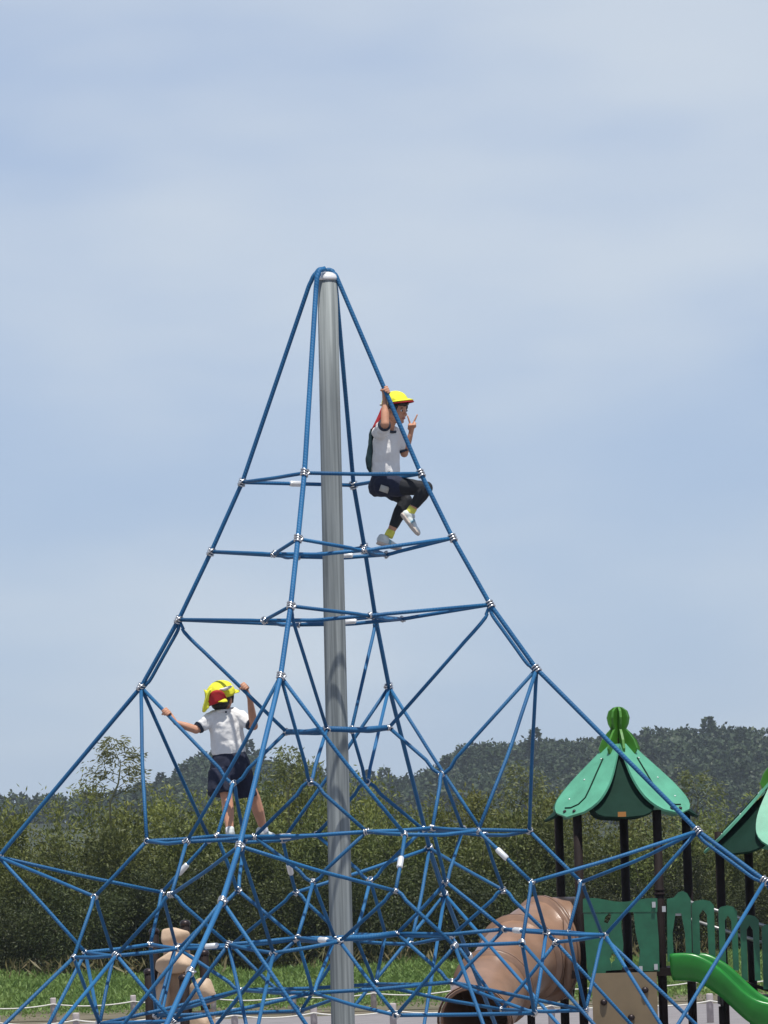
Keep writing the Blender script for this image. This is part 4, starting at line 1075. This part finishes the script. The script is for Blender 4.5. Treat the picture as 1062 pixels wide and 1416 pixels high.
    for c, a, b in ((J(535, 597, -0.17), 0.060, 0.045), (J(534, 603, -0.18), 0.118, 0.070), (chest, 0.122, 0.082), (J(534, 626, -0.2), 0.116, 0.082), (waist, 0.116, 0.084), (J(533, 652, -0.22), 0.120, 0.090), (J(533, 658, -0.22), 0.116, 0.088)):
        sec.append((c, ts * a, tf * b))
    slR, slL = shR * 0.35 + elR * 0.65, shL * 0.45 + elL * 0.55
    shirt = fused('shirt', [loft(sec), chain([neck + (shR - neck) * 0.5, shR, slR], [0.05, 0.054, 0.049]), chain([neck + (shL - neck) * 0.5, shL, slL], [0.048, 0.050, 0.047])], MT['white'], root, 0.0055, 3, 0.011)
    cuff(root, 'sleeve_trim', slR + (elR - shR).normalized() * 0.045, elR - shR, 0.048, 0.046, 0.016, MT['trim']); cuff(root, 'sleeve_trim', slL + (elL - shL).normalized() * 0.040, elL - shL, 0.046, 0.044, 0.016, MT['trim'])
    ring = [neck + tu * (0.000 - 0.022 * max(math.cos(a), 0)) + tf * 0.054 * math.cos(a) + ts * 0.058 * math.sin(a) for a in np.linspace(0, 2 * math.pi, 22)]
    part('collar', tube(ring, 0.009, 7), MT['trim'], shirt)
    # thin dark teal strip down the back
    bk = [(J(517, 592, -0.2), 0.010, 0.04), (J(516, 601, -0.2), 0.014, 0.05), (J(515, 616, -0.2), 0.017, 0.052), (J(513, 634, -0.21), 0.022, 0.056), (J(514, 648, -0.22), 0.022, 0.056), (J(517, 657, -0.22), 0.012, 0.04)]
    fused('back_strip', [loft([(c, tf * a, ts * b) for c, a, b in bk])], MT['teal'], root, 0.006, 3, 0.005)
    # shorts and leggings
    ps = [(J(533.5, 650, -0.22), 0.112, 0.082), (J(533, 660, -0.22), 0.122, 0.095), (J(531, 672, -0.22), 0.128, 0.105), (J(530, 681, -0.22), 0.110, 0.095), (J(531, 686, -0.22), 0.075, 0.07)]
    g = [loft([(c, ts * a, tf * b) for c, a, b in ps]), chain([hipR, hipR * 0.62 + knR * 0.38], [0.082, 0.076]), chain([hipL, hipL * 0.62 + knL * 0.38], [0.080, 0.074])]
    shorts = fused('shorts', g, MT['navy'], root, 0.006, 4, 0.005)
    for nm, h, k, a in (('legging', hipR, knR, anR), ('legging', hipL, knL, anL)):
        e = k * 0.22 + a * 0.78; fused(nm, [chain([h, h * 0.45 + k * 0.55, k, k * 0.6 + a * 0.4, e], [0.072, 0.064, 0.050, 0.0485, 0.036])], MT['black'], root, 0.0055, 4, 0.003)
    for a, k in ((anR, knR), (anL, knL)): cuff(root, 'sock', a + (a - k).normalized() * 0.012, a - k, 0.032, 0.033, 0.05, MT['sock'])
    p0 = J(531.5, 676.5, -0.045); part('name_patch', sheet([[p0 + Vector((x * 0.030 + y * 0.008, -0.018 + 0.004 * x * x, y * 0.022 - x * 0.011)) for x in (-1, 0, 1)] for y in (-1, 0, 1)], 0.003), MT['patch'], shorts)
    shoe(root, J(554.5, 712, 0.055), J(576.5, 741, 0.07), Vector((0.78, 0.25, 0.55)), MT['shoe'])
    shoe(root, J(522, 752, -0.16), J(553, 762, -0.20), Vector((-0.2, 0.1, 1)), MT['shoe'])
def boy():
    root = thing('person', J(330, 1160, -0.4), 'child in white shirt and yellow cap standing on the lower ropes, back turned', 'person', None)
    hc = J(306.5, 967, -0.45); f, u, s = ortho((0.42, 0.88, 0.10), (0.06, 0.05, 1))
    neck = J(308, 985, -0.44)
    shL, shR = J(291, 995, -0.41), J(332, 991, -0.43); chest = J(312, 1002, -0.44); waist = J(316, 1036, -0.45)
    def at(a, b, u):
        return min(((abs(531 + FPX * ((a + (b - a) * t) - cam_loc).dot(cright) / ((a + (b - a) * t) - cam_loc).dot(fwd) - u), t) for t in np.linspace(0, 1, 400)))[1]
    a, b = nodes['C4L'], nodes['BL']; rL = a + (b - a) * at(a, b, 229.5); dL = b - a
    a, b = nodes['C3L'], nodes['AL']; rRt = a + (b - a) * at(a, b, 337); dR = b - a
    elL, elR = J(271, 1009, -0.36), J(351, 1004, -0.36)
    wrL = J(243, 999.5, -0.345); wrR = J(345.5, 966, -0.25)
    g = head_geo(hc, f, u, s, neck) + grip(wrL, rL, dL) + grip(wrR, rRt, dR)
    g += [chain([neck, chest, waist], [0.04, 0.075, 0.07]), chain([neck, shL, elL, (elL + wrL) / 2, wrL], [0.036, 0.036, 0.031, 0.029, 0.0195]), chain([neck, shR, elR, (elR + wrR) / 2, wrR], [0.036, 0.036, 0.031, 0.029, 0.0195])]
    hipL, hipR = J(307, 1060, -0.43), J(329, 1058, -0.48)
    knL, knR = J(314, 1106, -0.36), J(352, 1104, -0.60); anL, anR = J(318, 1149, -0.24), J(364.5, 1147, -0.67)
    for h, k, q in ((hipL, knL, anL), (hipR, knR, anR)): g.append(chain([h, k, k * 0.6 + q * 0.4 + Vector((0, -0.006, 0)), q], [0.062, 0.043, 0.043, 0.026]))
    g.append(chain([waist, (hipL + hipR) / 2], [0.07, 0.08]))
    fused('body', g, MT['skin'], root, 0.0042, 3)
    face(root, hc, f, u, s)
    hg = [ellipsoid(hc + u * 0.018 - f * 0.014, f * 0.082, s * 0.080, u * 0.088), ellipsoid(hc - u * 0.03 - f * 0.036, f * 0.048, s * 0.066, u * 0.052), chain([hc + f * 0.066 + u * 0.05 - s * 0.045, hc + f * 0.082 + u * 0.046, hc + f * 0.066 + u * 0.05 + s * 0.045], [0.016, 0.015, 0.016])]
    for k in (-1, 1): hg.append(chain([hc + f * 0.030 + s * 0.070 * k + u * 0.02, hc + f * 0.024 + s * 0.073 * k - u * 0.022], [0.016, 0.009]))
    fused('hair', hg, MT['hair'], root, 0.005, 2, 0.002)
    # cap tipped back and turned
    cf, cu, cs = ortho((0.62, 0.72, 0.34), (-0.12, -0.22, 1)); cc = hc + u * 0.030 - f * 0.004
    cap = part('cap', dome(cc, cf, cu, cs, 0.112, 0.107, 0.108, crump=0.04), MT['yellow'], root)
    part('brim', brim(cc + cu * 0.004, cf, cu, cs, 0.098, 0.092, R(75), 0.065, 0.025), MT['yellow'], cap)
    rows = []
    for q in np.linspace(0, 1, 6):
        r = []
        for b_ in np.linspace(R(120), R(330), 17):
            e = 1.0 + 0.17 * q + 0.03 * q * math.sin(6 * b_); dr = 0.085 * q * (0.22 + 0.78 * math.exp(-((math.degrees(b_) - 305) / 42) ** 2) + 0.1 * math.sin(4 * b_))
            r.append(cc + cf * (0.112 * e * math.cos(b_)) + cs * (0.107 * e * math.sin(b_)) - cu * (dr + 0.002))
        rows.append(r)
    part('neck_flap', sheet(rows, 0.005), MT['yellow'], cap)
    # red lining of the folded flap showing below the crown
    rr = []
    for q in np.linspace(0, 1, 6):
        r = []
        for x in np.linspace(-1, 1, 9):
            arc = math.sqrt(max(1 - x * x, 0)); 
            r.append(J(300.5 + 13.0 * x - 1.5 * q, 954 + 13 * (1 - arc) * (1 - q) + q * (19 - 5.0 * x), -0.314 - 0.022 * x * x - 0.010 * q))
        rr.append(r)
    part('flap_lining', sheet(rr, 0.006), MT['red'], cap)
    dr = []
    for q in np.linspace(0, 1, 7):
        dr.append([J(281.5 + 12 * t * (1 - 0.55 * q) + 2.0 * math.sin(q * 5 + t * 3), 953 + 31 * q - 4 * t * q + 2 * math.sin(t * 6), -0.40 + 0.075 * math.sin(t * math.pi * 0.55) + 0.012 * math.sin(q * 7)) for t in np.linspace(0, 1, 7)])
    part('side_drape', sheet(dr, 0.006), MT['yellow'], cap)
    st = [J(x, y, -0.325 + 0.0022 * abs(x - 315) * -0.8) for x, y in ((304, 953.5), (310, 953), (316, 951), (321, 948.5))]
    part('cap_band', tube(st, [0.006, 0.011, 0.012, 0.006], 8), MT['white'], cap)
    tf, tu, ts = ortho((0.12, 0.99, 0), (-0.06, 0, 1))
    sec = [(J(307, 984, -0.44), 0.055, 0.045), (J(309, 989, -0.44), 0.112, 0.066), (J(311, 998, -0.44), 0.130, 0.082), (J(313, 1012, -0.44), 0.124, 0.086), (J(315, 1026, -0.45), 0.122, 0.088), (J(316.5, 1038, -0.45), 0.126, 0.093), (J(317, 1043, -0.45), 0.120, 0.09)]
    slL, slR = shL * 0.5 + elL * 0.5, shR * 0.5 + elR * 0.5
    shirt = fused('shirt', [loft([(c, ts * a, tf * b) for c, a, b in sec]), chain([neck + (shL - neck) * 0.5, shL, slL], [0.05, 0.053, 0.048]), chain([neck + (shR - neck) * 0.5, shR, slR], [0.05, 0.054, 0.049])], MT['white'], root, 0.0055, 3, 0.012)
    cuff(root, 'sleeve_trim', slL + (elL - shL).normalized() * 0.040, elL - shL, 0.0455, 0.043, 0.02, MT['trim']); cuff(root, 'sleeve_trim', slR + (elR - shR).normalized() * 0.040, elR - shR, 0.047, 0.045, 0.02, MT['trim'])
    ring = [neck + tu * 0.008 + tf * 0.052 * math.cos(a) + ts * 0.056 * math.sin(a) for a in np.linspace(0, 2 * math.pi, 22)]
    part('collar', tube(ring, 0.012, 7), MT['white'], shirt)
    part('neck_tag', ellipsoid(J(312.5, 984.5, -0.365), Xv * 0.008, Yv * 0.005, Zv * 0.008, 8, 5), MT['trim'], shirt)
    ps = [(J(317, 1040, -0.45), 0.116, 0.084), (J(317.5, 1048, -0.45), 0.134, 0.098), (J(318.5, 1060, -0.45), 0.150, 0.108), (J(319, 1072, -0.45), 0.145, 0.105), (J(319, 1078, -0.45), 0.11, 0.09)]
    g = [loft([(c, ts * a, tf * b) for c, a, b in ps])]
    for h, k, e0, e1, w0, w1 in ((hipL, knL, J(304, 1066, -0.42), J(304.5, 1098, -0.37), 0.088, 0.092), (hipR, knR, J(331, 1062, -0.50), J(340, 1100, -0.56), 0.088, 0.084)):
        d = (e1 - e0).normalized(); a_ = ts; b_ = d.cross(a_).normalized()
        g.append(loft([(e0 + (e1 - e0) * t, a_ * (w0 + (w1 - w0) * t), b_ * (w0 + (w1 - w0) * t) * 0.95) for t in (0, 0.3, 0.6, 0.9, 1.0)]))
    fused('shorts', g, MT['navy'], root, 0.0055, 3, 0.008)
    for q, k in ((anL, knL), (anR, knR)): cuff(root, 'sock', q, q - k, 0.031, 0.032, 0.045, MT['sock_w'])
    shoe(root, J(319.5, 1158.5, -0.17), J(319, 1160.5, -0.345), Vector((0, 0.05, 1)), MT['shoe'])
    shoe(root, J(357, 1158.5, -0.64), J(378, 1159.5, -0.74), Vector((0, 0, 1)), MT['shoe'])
girl(); boy()

# ================================================================== HAZE
def haze():
    m = bpy.data.materials.new('haze_air'); m.use_nodes = True; n, l = m.node_tree.nodes, m.node_tree.links; n.clear()
    o = n.new('ShaderNodeOutputMaterial'); v = n.new('ShaderNodeVolumePrincipled')
    v.inputs['Color'].default_value = (0.80, 0.90, 1.0, 1); v.inputs['Density'].default_value = HAZE; v.inputs['Anisotropy'].default_value = 0.2
    l.new(v.outputs[0], o.inputs['Volume'])
    V = [(x, y, z) for x in (-720, 720) for y in (-80, 2650) for z in (-1, 64)]
    F = [(0, 1, 3, 2), (4, 6, 7, 5), (0, 4, 5, 1), (2, 3, 7, 6), (0, 2, 6, 4), (1, 5, 7, 3)]
    h = part('haze', (V, F), m, None, False); tag(h, kind='stuff')
HAZE = 0.00011
haze()
